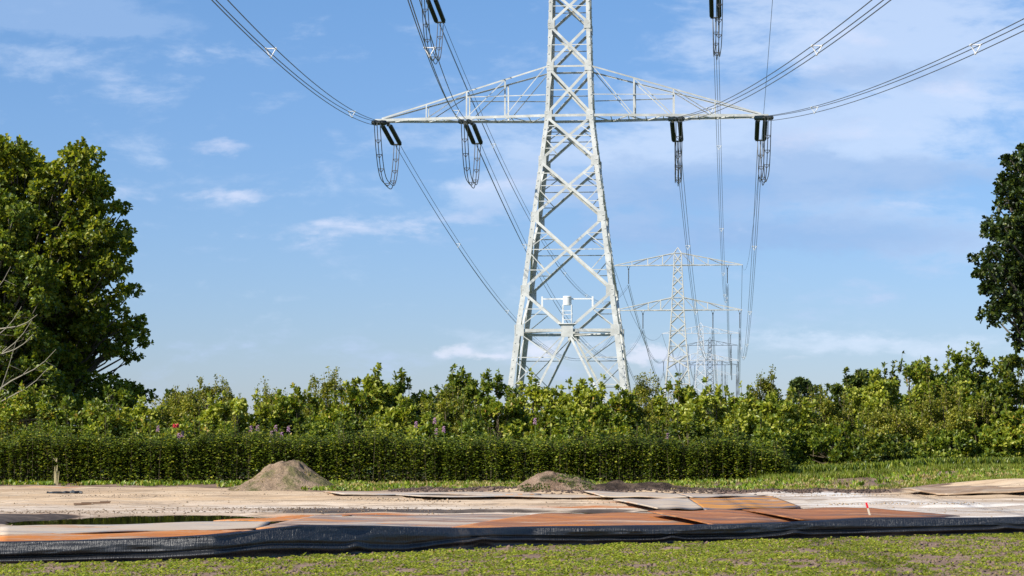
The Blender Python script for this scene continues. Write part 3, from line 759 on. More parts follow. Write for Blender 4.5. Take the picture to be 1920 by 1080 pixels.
names = {(0, -1, 13.1): 'left tip of the lower arm', (0, -1, 7.2): 'middle of the left lower arm', (0, 1, 7.2): 'middle of the right lower arm',
         (0, 1, 13.1): 'right tip of the lower arm', (1, -1, 9.9): 'left upper arm', (1, 1, 9.9): 'right upper arm'}
key2 = {(0, -1, 13.1): (0, -1, 12.9), (0, -1, 7.2): (0, -1, 7.3), (0, 1, 7.2): (0, 1, 7.3), (0, 1, 13.1): (0, 1, 12.9), (1, -1, 9.9): (1, -1, 10.3), (1, 1, 9.9): (1, 1, 10.3)}
for k, lp in ins1.items():
    Wp = toW(pyl1, lp); nm = names[k]
    Bp = toW(P2[0], P2[1][key2[k]])
    A1 = Wp + Vector((.12, .35, -.18)); d1 = (Bp - A1); d1.z = 0; d1.normalize(); d1.z = -.135; d1.normalize()
    E1 = A1 + d1 * 5.6
    insulator(A1, E1, pyl1, M['insul'])
    bundle(E1, Bp, 10.3, .019, M['cable'], 'cable sagging from the %s of the near pylon' % nm, 'cables between the near and the second pylon',
           [206, 251, 296, 341, 386, 431], 70, .7)
    A0 = Wp + Vector((-.12, -.35, -.18)); far0 = Vector((Wp.x + .7, -189, Wp.z)); d0 = far0 - A0; d0.z = 0; d0.normalize(); d0.z = -.135; d0.normalize()
    E0 = A0 + d0 * 5.6
    insulator(A0, E0, pyl1, M['insul'])
    if k[0] == 0:
        bundle(E0, far0, 11.2, .019, M['cable'], 'cable from the %s of the near pylon toward the viewer' % nm, 'cables coming overhead to the near pylon',
               [131, 86], 90, .6)
    # jumper loop
    root = empty('jumper_loop', E0)
    mid = (E0 + E1) / 2; dep = 3.5; tr = [(-.2, .06), (.2, .06), (0, -.18)]
    dd = (E1 - E0).normalized(); side = Vector((dd.y, -dd.x, 0)).normalized()
    # the loop is pulled aside and hangs as a deep U
    def lp_(tt, off):
        q = E0.lerp(E1, .5 + .5 * math.copysign(abs(2 * tt - 1) ** .62, tt - .5))
        z_ = -dep * (1 - abs(2 * tt - 1) ** 2.3)
        return q + side * off[0] + Vector((0, 0, z_ + off[1])) - E0
    for off in tr:
        b = MB(); b.tube([lp_(i / 40, off) for i in range(41)], .03, 5); b.build('wire', M['cable'], root)
    for tt in (.08, .16, .27, .5, .73, .84, .92):
        b = MB(); Q = [lp_(tt, o_) for o_ in tr]
        for i in range(3): b.tube([Q[i], Q[(i + 1) % 3]], .028, 4)
        b.build('spacer', M['cable'], root)
    tag(root, 'U-shaped cable under the %s of the near pylon' % nm, 'jumper cable', 'jumper loops on the near pylon')

chain = [P2, P3, P4, P5]; nth = ['second', 'third', 'fourth', 'farthest']
n2 = {(0, -1, 12.9): 'left tip of the lower arm', (0, -1, 7.3): 'middle of the left lower arm', (0, 1, 7.3): 'middle of the right lower arm',
      (0, 1, 12.9): 'right tip of the lower arm', (1, -1, 10.3): 'left upper arm', (1, 1, 10.3): 'right upper arm'}
for i in range(3):
    for k, nm in n2.items():
        A = toW(chain[i][0], chain[i][1][k]); B = toW(chain[i + 1][0], chain[i + 1][1][k])
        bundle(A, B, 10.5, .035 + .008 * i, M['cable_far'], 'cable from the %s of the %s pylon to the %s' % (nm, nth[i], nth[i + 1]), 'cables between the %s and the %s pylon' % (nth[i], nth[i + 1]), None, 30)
def earth(A, B, sag, rad, label, m):
    L = sagline(A, B, sag, 50); b = MB(); b.tube([p - A for p in L], rad, 5); o = b.build('earth_wire', m); o.location = A
    tag(o, label, 'earth wire', 'earth wires along the pylon tops')
for s, nm in ((-1, 'left'), (1, 'right')):
    T = [toW(pyl1, (s * 14.0, 0, 32.9))] + [toW(c_[0], (s * 13.4, 0, c_[2])) for c_ in chain]
    for i in range(1 if s < 0 else 0, 4):
        earth(T[i], T[i + 1], 7.5, .018 if i == 0 else .03 + .01 * i, 'thin single wire on the %s between the %s and the %s pylon' % (nm, ['near', 'second', 'third', 'fourth'][i], nth[i]), M['cable_far'] if i else M['cable'])

# ------------------------------------------------------------------ foliage
def unit(v): return v / np.maximum(np.linalg.norm(v, axis=1, keepdims=True), 1e-6)
def leaf_mesh(name, C, D, N, L, Wd, m, parent, lobed=False):
    """one folded leaf per row: base C, axis D, normal N"""
    D = unit(D); S = unit(np.cross(D, N)); N = unit(np.cross(S, D)); n = len(C)
    L = np.asarray(L).reshape(-1, 1) * np.ones((n, 1)); Wd = np.asarray(Wd).reshape(-1, 1) * np.ones((n, 1))
    if lobed:
        V = np.stack([C, C + D * L * .38 + S * Wd * .42 + N * Wd * .12, C + D * L * .78 + S * Wd * .5 + N * Wd * .14, C + D * L - N * L * .12, C + D * L * .78 - S * Wd * .5 + N * Wd * .14, C + D * L * .38 - S * Wd * .42 + N * Wd * .12], 1)
        b = (np.arange(n) * 6)[:, None]
        Fs = np.concatenate([b + np.array([[0, 1, 2, 3]]), b + np.array([[0, 3, 4, 5]])], 1).reshape(-1, 4)
        return npmesh(name, V, Fs, m, parent)
    V = np.stack([C, C + D * L * .5 + S * Wd * .5 + N * Wd * .15, C + D * L - N * L * .1, C + D * L * .5 - S * Wd * .5 + N * Wd * .15], 1)
    b = (np.arange(n) * 4)[:, None]
    Fs = np.concatenate([b + np.array([[0, 1, 2]]), b + np.array([[0, 2, 3]])], 1).reshape(-1, 3)
    return npmesh(name, V, Fs, m, parent)
def rosettes(P, A, k, L, g, spread=1.0):
    """k leaves around each tip P with outward axis A -> C, D, N"""
    n = len(P); A = unit(A)
    ref = unit(np.cross(A, g.normal(size=(n, 3)))); ref2 = np.cross(A, ref)
    C, D, N = [], [], []
    for i in range(k):
        th = 2 * math.pi * i / k + g.uniform(-.4, .4, n)
        rad = ref * np.cos(th)[:, None] + ref2 * np.sin(th)[:, None]
        tl = g.uniform(.45, 1.2, n)[:, None] * spread
        d = A * np.cos(tl) + rad * np.sin(tl)
        nn_ = A * np.sin(tl) - rad * np.cos(tl) + g.normal(size=(n, 3)) * .25 + np.array([0, 0, .5])
        C.append(P + rad * .01 - A * g.uniform(0, .12, n)[:, None]); D.append(d + g.normal(size=(n, 3)) * .15); N.append(nn_)
    return np.concatenate(C), np.concatenate(D), np.concatenate(N)
def clump_points(cl, per, g, inner=.5, squash=.8):
    """random tips near the surface of each (x,y,z,r) clump, with outward axes"""
    P, A = [], []
    for (x_, y_, z_, r) in cl:
        n = max(4, int(per * (r ** 1.6)))
        d = unit(g.normal(size=(n, 3))); rr = r * (inner + (1.04 - inner) * g.random(n) ** .55)
        # broken outline
        lump = 1 + .22 * np.sin(d[:, 0] * 5 + x_ * 3) * np.sin(d[:, 2] * 6 + z_ * 2) + .14 * np.sin(d[:, 1] * 9 + y_)
        q = d * (rr * lump)[:, None]; q[:, 2] *= squash
        P.append(q + np.array([x_, y_, z_])); A.append(d + np.array([0, 0, .45]) + g.normal(size=(n, 3)) * .3)
    return np.concatenate(P), np.concatenate(A)
def branches(b, origin, targets, r0, g, wig=.12, k=5, up=.25):
    for tg in targets:
        o = Vector(origin(tg) if callable(origin) else origin); tg = Vector(tg); L = (tg - o).length
        pts = []; rad = []
        for i in range(6):
            tt = i / 5
            p = o.lerp(tg, tt) + Vector((g.uniform(-1, 1), g.uniform(-1, 1), g.uniform(-1, 1))) * wig * L * .3 * math.sin(math.pi * tt) + Vector((0, 0, -up * L * .3 * math.sin(math.pi * tt)))
            pts.append(p); rad.append(max(.008, r0 * (1 - .85 * tt)))
        b.tube(pts, rad, k)

def tree(name, base, trunk_r, clumps, per, leafL, m, label, cat, group, seed, k=6, bark=None, lobed=True, trunk_top=None, extra=None):
    g = np.random.default_rng(seed); root = empty(name, base); bx, by, bz = base
    cl = [(x_ - bx, y_ - by, z_ - bz, r) for x_, y_, z_, r in clumps]
    zt = trunk_top or max(c_[2] for c_ in cl) * .85
    b = MB(); n = 12
    xs = np.mean([c_[0] for c_ in cl]); ys = np.mean([c_[1] for c_ in cl])
    tp = [Vector((xs * (i / n) ** 1.5 + .12 * math.sin(i * 1.3), ys * (i / n) ** 1.5 + .1 * math.cos(i), zt * i / n - (.3 if i == 0 else 0))) for i in range(n + 1)]
    b.tube(tp, [trunk_r * (1.25 if i == 0 else 1) * (1 - .85 * i / n) + .02 for i in range(n + 1)], 10)
    b.build('trunk', bark or M['bark'], root, True)
    lb = MB()
    def org(tg):
        zz = min(max(tg[2] * .62, zt * .15), zt * .98); f_ = zz / zt * n; i = min(int(f_), n - 1); return tp[i].lerp(tp[i + 1], f_ - i)
    branches(lb, org, [c_[:3] for c_ in cl], trunk_r * .32, g, .22)
    P, A = clump_points(cl, per, g)
    sel = g.choice(len(P), min(len(P), 500), replace=False); cc = np.array([c_[:3] for c_ in cl])
    for i in sel:
        j = np.argmin(((cc - P[i]) ** 2).sum(1)); lb.tube([cc[j], (cc[j] + P[i]) / 2 + g.normal(size=3) * .05, P[i]], [.035, .02, .008], 3, False)
    lb.build('limbs', bark or M['bark'], root)
    C, D, N = rosettes(P, A, k, leafL, g)
    sz = leafL * g.uniform(.6, 1.15, len(C))
    leaf_mesh('crown', C, D, N, sz, sz * .62, m, root, lobed)
    if extra: extra(root, bx, by, bz)
    tag(root, label, cat, group)
    return root

def cl_px(lst, Y, jit, g, sq=1.0):       # (px,py,r_px) -> world clumps round depth Y, jittered in depth
    o = []
    for (px, py, r) in lst:
        rr = r * Y / F
        for dy in (-1, 0, 1):
            p = at(px + g.uniform(-8, 8), py + g.uniform(-8, 8), Y); o.append((p.x, Y + dy * jit * g.uniform(.5, 1) * (1 if abs(dy) else .3), p.z, rr * (1 if dy == 0 else .9)))
    return o
g0 = np.random.default_rng(5)
# the tall tree at the left (darker) and the paler one in front of it
tall = []
def fill(bounds, r0, r1, n, g, inside):
    o = []
    tries = 0
    while len(o) < n and tries < 9000:
        tries += 1
        px = g.uniform(bounds[0], bounds[2]); py = g.uniform(bounds[1], bounds[3])
        if not inside(px, py): continue
        r = g.uniform(r0, r1)
        if any((px - a) ** 2 + (py - b_) ** 2 < (.42 * (r + c_)) ** 2 for a, b_, c_ in o): continue
        o.append((px, py, r))
    return o
edgeY = [262, 285, 330, 375, 430, 500, 560, 610, 640, 670, 700, 760]
edgeX = [165, 180, 195, 222, 238, 242, 245, 248, 200, 175, 190, 225]
def in_tall(px, py):
    if py < 300 and 95 < px < 125: return False
    tp_ = np.interp(px, [-300, -120, 0, 60, 95, 112, 140, 175, 200, 240], [420, 300, 285, 292, 310, 325, 290, 292, 350, 420])
    return py > tp_ and px < np.interp(py, edgeY, edgeX) - 22
tl = fill((-260, 270, 250, 770), 17, 32, 210, g0, in_tall) + [(252, 610, 15), (262, 632, 14), (246, 598, 14), (228, 652, 14), (240, 668, 11), (205, 655, 16), (228, 625, 14), (158, 285, 20), (40, 285, 22), (12, 282, 20), (238, 470, 14), (236, 545, 16), (222, 385, 14), (212, 725, 22), (240, 735, 20), (262, 742, 16), (150, 700, 24)]
tree('oak_tree', (at(40, 0, 112).x, 113.5, 0), .38, cl_px(tl, 112, 2.4, g0), 84, .24, M['tall'], 'tallest broadleaf tree at the left, dark green with a stepped right side', 'tree', None, 21, 6)
def in_pale(px, py):
    return px < np.interp(py, [330, 400, 480, 560, 640, 700, 760], [25, 60, 95, 110, 95, 120, 150]) - 15 and py > np.interp(px, [-260, -60, 0, 40, 110], [420, 350, 355, 380, 480])
pl = fill((-240, 340, 140, 760), 16, 27, 110, g0, in_pale)
def bare(root, bx, by, bz):
    g = np.random.default_rng(3); b = MB()
    for (x0, y0, x1, y1) in ((-60, 700, 62, 627), (-60, 690, 40, 575), (-60, 800, 90, 690), (-60, 640, 70, 590), (-60, 900, 30, 640), (-40, 760, 105, 655), (-70, 620, 20, 500), (-50, 720, 60, 600)):
        p0 = at(x0, y0, 104.5); p1 = at(x1, y1, 103.2); pts = []
        for i in range(8): pts.append(p0.lerp(p1, i / 7) - Vector((bx, by, bz)) + Vector((0, 0, .25 * math.sin(i * .9) * (i / 7))))
        b.tube(pts, [.05 * (1 - .8 * i / 7) for i in range(8)], 4)
        for j in range(2, 7): b.tube([pts[j], pts[j] + Vector((g.uniform(.2, .7), g.uniform(-.2, .2), g.uniform(-.3, .5)))], [.016, .006], 3)
    b.build('bare_branches', M['twig'], root)
tree('maple_tree', (at(-60, 0, 106).x, 107, 0), .3, cl_px(pl, 106, 1.6, g0), 115, .22, M['mid'], 'paler green tree at the left edge with bare grey branches, before the tallest one', 'tree', None, 31, 6, extra=bare)
# dark tree at the right edge
def in_right(px, py):
    return px > np.interp(py, [270, 310, 350, 400, 450, 500, 540, 580, 610, 655], [1905, 1888, 1880, 1858, 1845, 1838, 1845, 1862, 1912, 1925]) + 14 and py > 285
rl = fill((1830, 280, 2180, 640), 15, 28, 140, g0, in_right) + [(1902, 292, 14), (1890, 330, 12), (1845, 472, 14), (1840, 510, 12), (1856, 545, 14), (1882, 572, 14), (1915, 640, 12), (1925, 590, 16)]
tree('maple_tree', (at(2030, 0, 100).x, 101, .4), .42, cl_px(rl, 100, 2.0, g0), 105, .20, M['maple'], 'very dark tree reaching in at the right edge of the photo', 'tree', None, 41, 6)

def shrub(px, top, wpx, Y, kind, label, seed, zb=None, name=None):
    g = np.random.default_rng(seed); k = Y / F
    X = (px - 960) * k; H = CAMZ + (HOR - top) * k; Wm = wpx * k; z0 = float(gh(X, Y)) if zb is None else zb
    root = empty(name or {'oak': 'young_oak', 'oak2': 'young_oak', 'birch': 'young_birch', 'mid': 'shrub', 'deep': 'shrub'}[kind], (X, Y, z0)); H -= z0
    cl = []; n = 30 if kind != 'birch' else 26
    lo = .35 if px < 1470 else .03
    if px >= 1470: n += 16
    for i in range(n):
        f_ = lo + (1 - lo) * (i + .5) / n; env = math.sin(math.pi * min(1, max(.12, (1.04 - f_) / (1 - lo) * .62 + .1)))
        r = g.uniform(.30, .46) * (1 if f_ < .85 else .62)
        a = g.uniform(0, 2 * math.pi); rr = env * (Wm / 2 - r * .7) * math.sqrt(g.uniform(.1, 1))
        cl.append((rr * math.cos(a), rr * math.sin(a) * .8, f_ * H - r * .7, r))
    cl.append((g.uniform(-.1, .1), 0, H * .93, .22))
    b = MB()
    b.tube([(0, 0, -.1), (.05, 0, H * .4), (g.uniform(-.1, .1), 0, H * .96)], [.06, .04, .012], 6)
    branches(b, lambda tg: (0, 0, max(.15, tg[2] * .6)), [c_[:3] for c_ in cl], .03, g, .2, 4)
    sh = []
    for i in range(16 if kind == 'birch' else 9):      # leader shoots that break the skyline
        x0 = g.uniform(-.44, .44) * Wm; zt = H * (1.06 - .35 * (abs(x0) / (Wm / 2)) ** 1.6) - g.uniform(-.12, .3)
        yy = g.uniform(-.4, .4); ln = g.uniform(.6, 1.3); dx = g.uniform(-.15, .15)
        b.tube([(x0, yy, zt - ln * .7), (x0 + dx, yy, zt + ln * .3)], [.014, .005], 3); sh.append((x0, dx, yy, zt, ln))
    b.build('stem', M['twigdark'], root)
    per, L, kk, wr_ = {'oak': (235, .18, 6, .55), 'oak2': (235, .185, 6, .55), 'birch': (620, .095, 4, .72), 'mid': (250, .17, 6, .6), 'deep': (250, .17, 6, .6)}[kind]
    P, A = clump_points(cl, per, g, .45, .85)
    SP, SA = [], []
    for (x0, dx, yy, zt, ln) in sh:
        for j in range(18 if kind == 'birch' else 9):
            tt = g.uniform(0.1, 1); a = g.uniform(0, 6.28)
            SP.append((x0 + dx * tt + .05 * math.cos(a), yy + .05 * math.sin(a), zt - ln * .7 + ln * tt)); SA.append((math.cos(a), math.sin(a), .8))
    P = np.concatenate([P, SP]); A = np.concatenate([A, SA])
    C, D, N = rosettes(P, A, kk, L, g)
    if kind == 'birch': C = C + g.normal(size=C.shape) * .05
    sz = L * g.uniform(.6, 1.2, len(C))
    leaf_mesh('foliage', C, D, N, sz, sz * wr_, M[kind], root, kind in ('oak', 'oak2'))
    tag(root, label, {'young_oak': 'young oak', 'young_birch': 'young birch', 'shrub': 'shrub'}[root.name.split('.')[0]], 'young trees and shrubs in the thicket')
    return root
S = [  # px, top, width px, depth, kind, label
 (-60, 745, 170, 93, 'oak', 'young oak cut off by the left edge of the photo'),
 (55, 742, 170, 90, 'oak', 'young oak with reddish tips below the left trees'),
 (165, 765, 150, 89, 'oak', 'low bright green oak between the left trees and the hedge'),
 (262, 762, 130, 90, 'oak2', 'small yellow-green oak right of the left trees'),
 (350, 742, 120, 91, 'birch', 'fine-leaved birch behind the red blossom'),
 (395, 722, 110, 94, 'birch', 'birch with tall wispy shoots above the red blossom'),
 (445, 748, 120, 90, 'oak2', 'bright oak with orange new leaves right of the red blossom'),
 (500, 738, 110, 92, 'birch', 'thin birch behind the cluster of pale foxgloves'),
 (560, 742, 130, 91, 'oak', 'oak right of the cluster of pale foxgloves'),
 (612, 712, 100, 95, 'birch', 'birch with one thin spire above the soil heap'),
 (665, 738, 130, 91, 'oak', 'broad-leaved oak to the upper right of the soil heap'),
 (702, 708, 70, 93, 'oak2', 'narrow oak with the tallest pale tip left of the near pylon'),
 (752, 716, 120, 94, 'mid', 'green shrub between the pale-tipped oak and the pylon'),
 (765, 768, 130, 89, 'oak2', 'low bright oak beside the single pink foxglove'),
 (835, 748, 150, 92, 'birch', 'olive green rounded birch left of the near pylon'),
 (858, 700, 60, 95, 'mid', 'slender dark-stemmed shrub poking up left of the near pylon'),
 (915, 712, 120, 94, 'mid', 'shrub with several pointed tips at the left foot of the near pylon'),
 (935, 752, 130, 90, 'oak', 'dark gapped oak in front of the left pylon foot'),
 (1002, 724, 130, 92, 'oak2', 'bright yellow-green oak below the left pylon leg'),
 (1045, 768, 110, 89, 'oak', 'low oak below the middle of the near pylon'),
 (1098, 722, 120, 91, 'oak2', 'large-leaved pale oak below the gap between the pylon legs'),
 (1150, 745, 120, 90, 'oak', 'dense oak in front of the right pylon foot'),
 (1212, 722, 90, 95, 'birch', 'wispy birch just right of the near pylon'),
 (1218, 762, 150, 91, 'birch', 'broad olive birch right of the near pylon'),
 (1290, 724, 130, 93, 'oak', 'dark-hearted oak below the second pylon'),
 (1340, 742, 130, 90, 'oak2', 'bright oak below the row of distant pylons'),
 (1400, 745, 120, 92, 'oak', 'oak right of the row of distant pylons'),
 (1442, 712, 70, 95, 'birch', 'sparse birch with spindly tips right of the distant pylons'),
 (1470, 752, 130, 90, 'oak2', 'pale oak where the clipped hedge ends'),
 (1540, 748, 160, 91, 'birch', 'wide fine-leaved birch right of the hedge end'),
 (1560, 800, 150, 88, 'mid', 'low green shrub on the verge right of the hedge end'),
 (1592, 700, 110, 100, 'deep', 'dark shrub on the skyline left of the rise'),
 (1655, 712, 110, 93, 'oak2', 'young oak with upswept pale leaves in the right part of the thicket'),
 (1672, 775, 160, 89, 'birch', 'olive birch low in the right part of the thicket'),
 (1705, 680, 150, 101, 'deep', 'tall dark shrub behind the upswept pale oak'),
 (1770, 742, 170, 90, 'birch', 'large rounded olive birch at the right'),
 (1745, 690, 130, 98, 'oak', 'spreading oak on the right skyline with mid green leaves'),
 (1812, 660, 120, 100, 'mid', 'tallest shrub on the right skyline'),
 (1840, 735, 130, 92, 'oak', 'dark oak near the right edge above the verge'),
 (1885, 715, 140, 91, 'deep', 'dark shrub near the right edge below the dark tree'),
 (1905, 775, 150, 88, 'oak', 'low oak at the right edge above the bright grass'),
 (1985, 730, 170, 91, 'oak', 'oak cut off by the right edge of the photo'),
 (1780, 815, 180, 87.5, 'mid', 'low dark shrub above the bright verge grass'),
 (1655, 820, 150, 87, 'deep', 'lowest dark shrub in the right part of the verge'),
 (110, 800, 170, 88, 'mid', 'low green shrub right behind the hedge below the left trees'),
 (340, 795, 180, 88, 'oak', 'low oak behind the hedge around the red blossom'),
 (600, 790, 180, 88.3, 'mid', 'low dark shrub behind the hedge above the soil heap'),
 (870, 790, 180, 88.2, 'mid', 'low green shrub behind the hedge left of the pylon'),
 (1290, 795, 190, 88, 'deep', 'low very dark shrub behind the hedge below the second pylon'),
 (1090, 800, 180, 87.8, 'oak', 'low leafy shrub behind the hedge below the near pylon'),
 (1430, 800, 150, 88, 'mid', 'low shrub behind the end of the hedge'),
]
for i, (px, top, wp, Y, kd, lab) in enumerate(S): shrub(px, top, wp * 1.32, Y, kd, lab, 100 + i)
# trees farther back that show above the thicket
def back(px, top, wpx, Y, m, lab, seed, name='bush_tree'):
    g = np.random.default_rng(seed); k = Y / F; Hh = CAMZ + (HOR - top) * k; Wm = wpx * k; X = (px - 960) * k; cl = []
    for i in range(60):
        a = g.uniform(0, 6.28); f_ = g.uniform(.25, .97); env = math.sqrt(max(.05, 1 - ((f_ - .45) / .56) ** 2)); rr = env * Wm / 2 * math.sqrt(g.uniform(0, 1)) * .9
        r = g.uniform(.55, .95) * Wm / 9; cl.append((X + rr * math.cos(a), Y + rr * math.sin(a), f_ * Hh - r * .6, r))
    tree(name, (X, Y, 0), .16, cl, 60 / max(.4, (Wm / 9)) , .24 * max(1, Y / 130), m, lab, 'tree', 'trees behind the thicket', seed, 5, lobed=False)
back(345, 726, 150, 128, M['deep'], 'rounded dark tree behind the birches left of the soil heap', 301)
back(560, 742, 260, 150, M['farleaf'], 'low dark distant tree behind the thicket above the soil heap', 302)
back(215, 722, 130, 104, M['mid'], 'bushy green tree at the foot of the tallest left tree', 303)
back(1508, 706, 90, 240, M['farleaf'], 'distant grey-green tree right of the far pylons', 304)
back(1618, 688, 100, 140, M['farleaf'], 'greyish tree behind the skyline left of the right rise', 305)
back(1890, 660, 140, 108, M['deep'], 'dark round-topped tree below the very dark right tree', 306)
back(1790, 690, 200, 112, M['deep'], 'wide dark tree behind the right skyline shrubs', 307)
back(430, 738, 90, 200, M['farleaf'], 'small distant dark tree behind the wispy birch', 308)
back(1080, 752, 260, 130, M['farleaf'], 'low dark tree behind the thicket between the pylon legs', 309)
back(800, 742, 220, 135, M['farleaf'], 'low dark tree behind the thicket left of the pylon', 310)
back(1350, 750, 240, 135, M['farleaf'], 'low dark tree behind the thicket below the far pylons', 311)

# hedge: dense upright shoots with small leaves
def hedge():
    g = np.random.default_rng(77); x0 = -20.0; x1 = (1480 - 960) * 85 / F
    root = empty('hedge', ((x0 + x1) / 2, 85.2, 0)); cx = (x0 + x1) / 2
    n = 3800; X = g.uniform(x0, x1, n); Yy = g.uniform(-.75, .75, n)
    Ht = 1.60 + .26 * (fbm(X * .45, X * 0, 3, 3) - .5) * 2 + np.abs(g.normal(size=n)) * .17 * (1 + 1.9 * (g.random(n) < .22)) - .04 + .42 * (fbm(X * 1.6, X * 0, 3, 12) - .5) - .18 * np.clip((np.abs(Yy) - .35) / .4, 0, 1) - .7 * sstep(X, x1 - 2.2, x1)
    b = MB()
    for i in range(0, n, 3):
        lx, ly = g.uniform(-.12, .12), g.uniform(-.06, .06)
        b.tube([(X[i] - cx, Yy[i], 0), (X[i] - cx + lx, Yy[i] + ly, Ht[i] * .97)], [.008, .004], 3, False)
    b.build('stems', M['twigdark'], root)
    per = 46; N_ = n * per
    I = np.repeat(np.arange(n), per); tt = g.random(N_) ** .8
    C = np.stack([X[I] - cx + g.normal(size=N_) * .07, Yy[I] + g.normal(size=N_) * .07, .03 + tt * Ht[I]], -1)
    a = g.uniform(0, 6.28, N_); out = np.stack([np.cos(a) * .7, np.sin(a) * .8 - .35, -.25 + .5 * g.random(N_)], -1)
    Nn = np.stack([np.cos(a) * .3 + g.normal(size=N_) * .35, np.sin(a) * .3 - .35 + g.normal(size=N_) * .3, .75 + 0 * a], -1)
    sz = .115 * g.uniform(.6, 1.15, N_)
    leaf_mesh('foliage', C, out, Nn, sz, sz * .66, M['hedge'], root)
    tag(root, 'long dense dark green hedge of upright shoots in front of the thicket', 'hedge')
hedge()

# low weeds and grass
def scatter(name, n, xr, yr, dens, m, h, wv, blades, seed, zf=None, upright=1.0):
    g = np.random.default_rng(seed); X = g.uniform(*xr, n); Y = g.uniform(*yr, n); keep = g.random(n) < dens(X, Y); X = X[keep]; Y = Y[keep]
    Z = gh(X, Y) if zf is None else zf(X, Y); n = len(X)
    C, D, N, L = [], [], [], []
    hh = h * g.uniform(.5, 1.3, n)
    for i in range(blades):
        a = g.uniform(0, 6.28, n); lean = g.uniform(.15, .75, n) / upright
        D.append(np.stack([np.cos(a) * lean, np.sin(a) * lean, np.ones(n)], -1)); N.append(np.stack([np.cos(a + 1.57 + g.normal(size=n) * .4), -np.abs(np.sin(a + 1.57)), .25 + 0 * a], -1))
        C.append(np.stack([X + g.normal(size=n) * h * .3, Y + g.normal(size=n) * h * .3, Z - .005], -1)); L.append(hh * g.uniform(.6, 1.1, n))
    L = np.concatenate(L)
    o = leaf_mesh(name, np.concatenate(C), np.concatenate(D), np.concatenate(N), L, L * wv, m, None); tag(o, kind='stuff'); return o
def verge_d(X, Y):
    px = 960 + X * F / Y; s = sand_far(X)
    nzz = fbm(X * .45, Y * .8, 4, 55)
    rr = sstep(Y, s + .9, s + 2.0) * sstep(px, 600, 690)
    trough = 1 - .85 * np.exp(-((Y - s - 5.2) / 1.3) ** 2)       # bare furrow along the verge
    return rr * np.clip((nzz - .40 - .07 * (px < 1420)) * 5, .02, 1) * trough
o = scatter('verge_grass', 60000, (-7, 24), (72, 90), verge_d, M['grass'], .12, .16, 4, 61)
tag(o, 'short bright green grass on the verge in front of the hedge', 'grass')
o = scatter('dead_verge_plants', 14000, (-7, 22), (73, 86), lambda X, Y: sstep(Y, sand_far(X) + 1.2, sand_far(X) + 2) * np.clip((fbm(X * .5, Y * .7, 4, 58) - .48) * 6, 0, 1), M['drygrass'], .13, .3, 4, 68)
tag(o, 'brown dead plants mixed into the grass of the verge', 'dead plants')
o = scatter('verge_weeds', 16000, (-20, 24), (76, 86.5), lambda X, Y: np.where(960 + X * F / Y < 650, sstep(Y, sand_far(X) + .5, sand_far(X) + 1.6), .25 * sstep(Y, sand_far(X) + .6, sand_far(X) + 2)) * np.clip((fbm(X, Y, 3, 66) - .3) * 4, 0, 1), M['weed'], .16, .6, 5, 62)
tag(o, 'low leafy weeds along the foot of the hedge', 'weeds')
o = scatter('leafy_undergrowth', 16000, (8.6, 24), (84.8, 88), lambda X, Y: .9 + 0 * X, M['mid'], .34, .26, 10, 69, upright=1.5)
tag(o, 'dark leafy undergrowth filling the foot of the right shrubs', 'undergrowth')
o = scatter('tall_grass', 5000, (9, 24), (83, 85), lambda X, Y: .9 + 0 * X, M['grass'], .22, .10, 5, 63, upright=1.6)
tag(o, 'tall green grass along the foot of the right shrubs', 'grass')
o = scatter('dry_undergrowth', 1500, (8.5, 24), (85.6, 88), lambda X, Y: (fbm(X * .6, Y, 3, 5) > .55) * .5, M['drygrass'], .4, .05, 4, 64, upright=2)
tag(o, 'brownish dry undergrowth below the right shrubs', 'undergrowth')
def on_heap(tp_, cy, d, x0, x1, n, m, seed, nm, lab, h):
    g = np.random.default_rng(seed)
    def zf(X, Y): return np.array([tp_(a, b_) for a, b_ in zip(X, Y)])
    o = scatter(nm, n, (x0, x1), (cy - d, cy + d), lambda X, Y: (fbm(X * 1.3, Y * 1.3, 3, seed) > .5) * .9, m, h * .6, .35, 5, seed, zf); tag(o, lab, 'weeds')
on_heap(top1, 79.5, 2.0, (445 - 960) * k82, (650 - 960) * k82, 1300, M['drygrass'], 71, 'heap_weeds', 'sparse dull weeds growing on the tall soil heap', .10)
on_heap(top2, 76, 1.5, (975 - 960) * k75, (1110 - 960) * k75, 1400, M['deep'], 72, 'heap_weeds', 'dark weeds covering the low flat heap', .14)

# seedlings of the field in front
def seed_d(X, Y):
    nzz = fbm(X * .7, Y * .25, 4, 91); n3 = fbm(X * 3, Y * 1.6, 3, 93)
    return (Y < tarp_base(X) - .12) * np.clip((nzz - .12) * 2.6, .4, 1) * np.clip((n3 - .28) * 3.6, .03, 1)
g = np.random.default_rng(81); n = 165000
X = g.uniform(-13, 13, n); Y = g.uniform(22, 41, n); kp = (g.random(n) < seed_d(X, Y)) & (np.abs(X) < Y * .29 + 2); X = X[kp]; Y = Y[kp]; n = len(X); Z = gh(X, Y)
C, D, N, L = [], [], [], []; sz = .014 + .042 * g.random(n) ** 2
for i in range(6):
    a = g.uniform(0, 6.28, n); up = g.uniform(.15, .9, n); st = g.uniform(.0, .022, n)
    D.append(np.stack([np.cos(a), np.sin(a), up], -1)); N.append(np.stack([-np.cos(a) * up * .6 + g.normal(size=n) * .2, -np.sin(a) * up * .6 - .2, np.ones(n)], -1))
    C.append(np.stack([X + g.normal(size=n) * .012, Y + g.normal(size=n) * .012, Z + st], -1)); L.append(sz * g.uniform(.7, 1.2, n))
L = np.concatenate(L)
o = leaf_mesh('seedlings', np.concatenate(C), np.concatenate(D), np.concatenate(N), L, L * .6, M['seedling'], None)
tag(o, 'tiny yellow-green seedlings sprouting from the bare soil of the field', 'seedlings', kind='stuff')
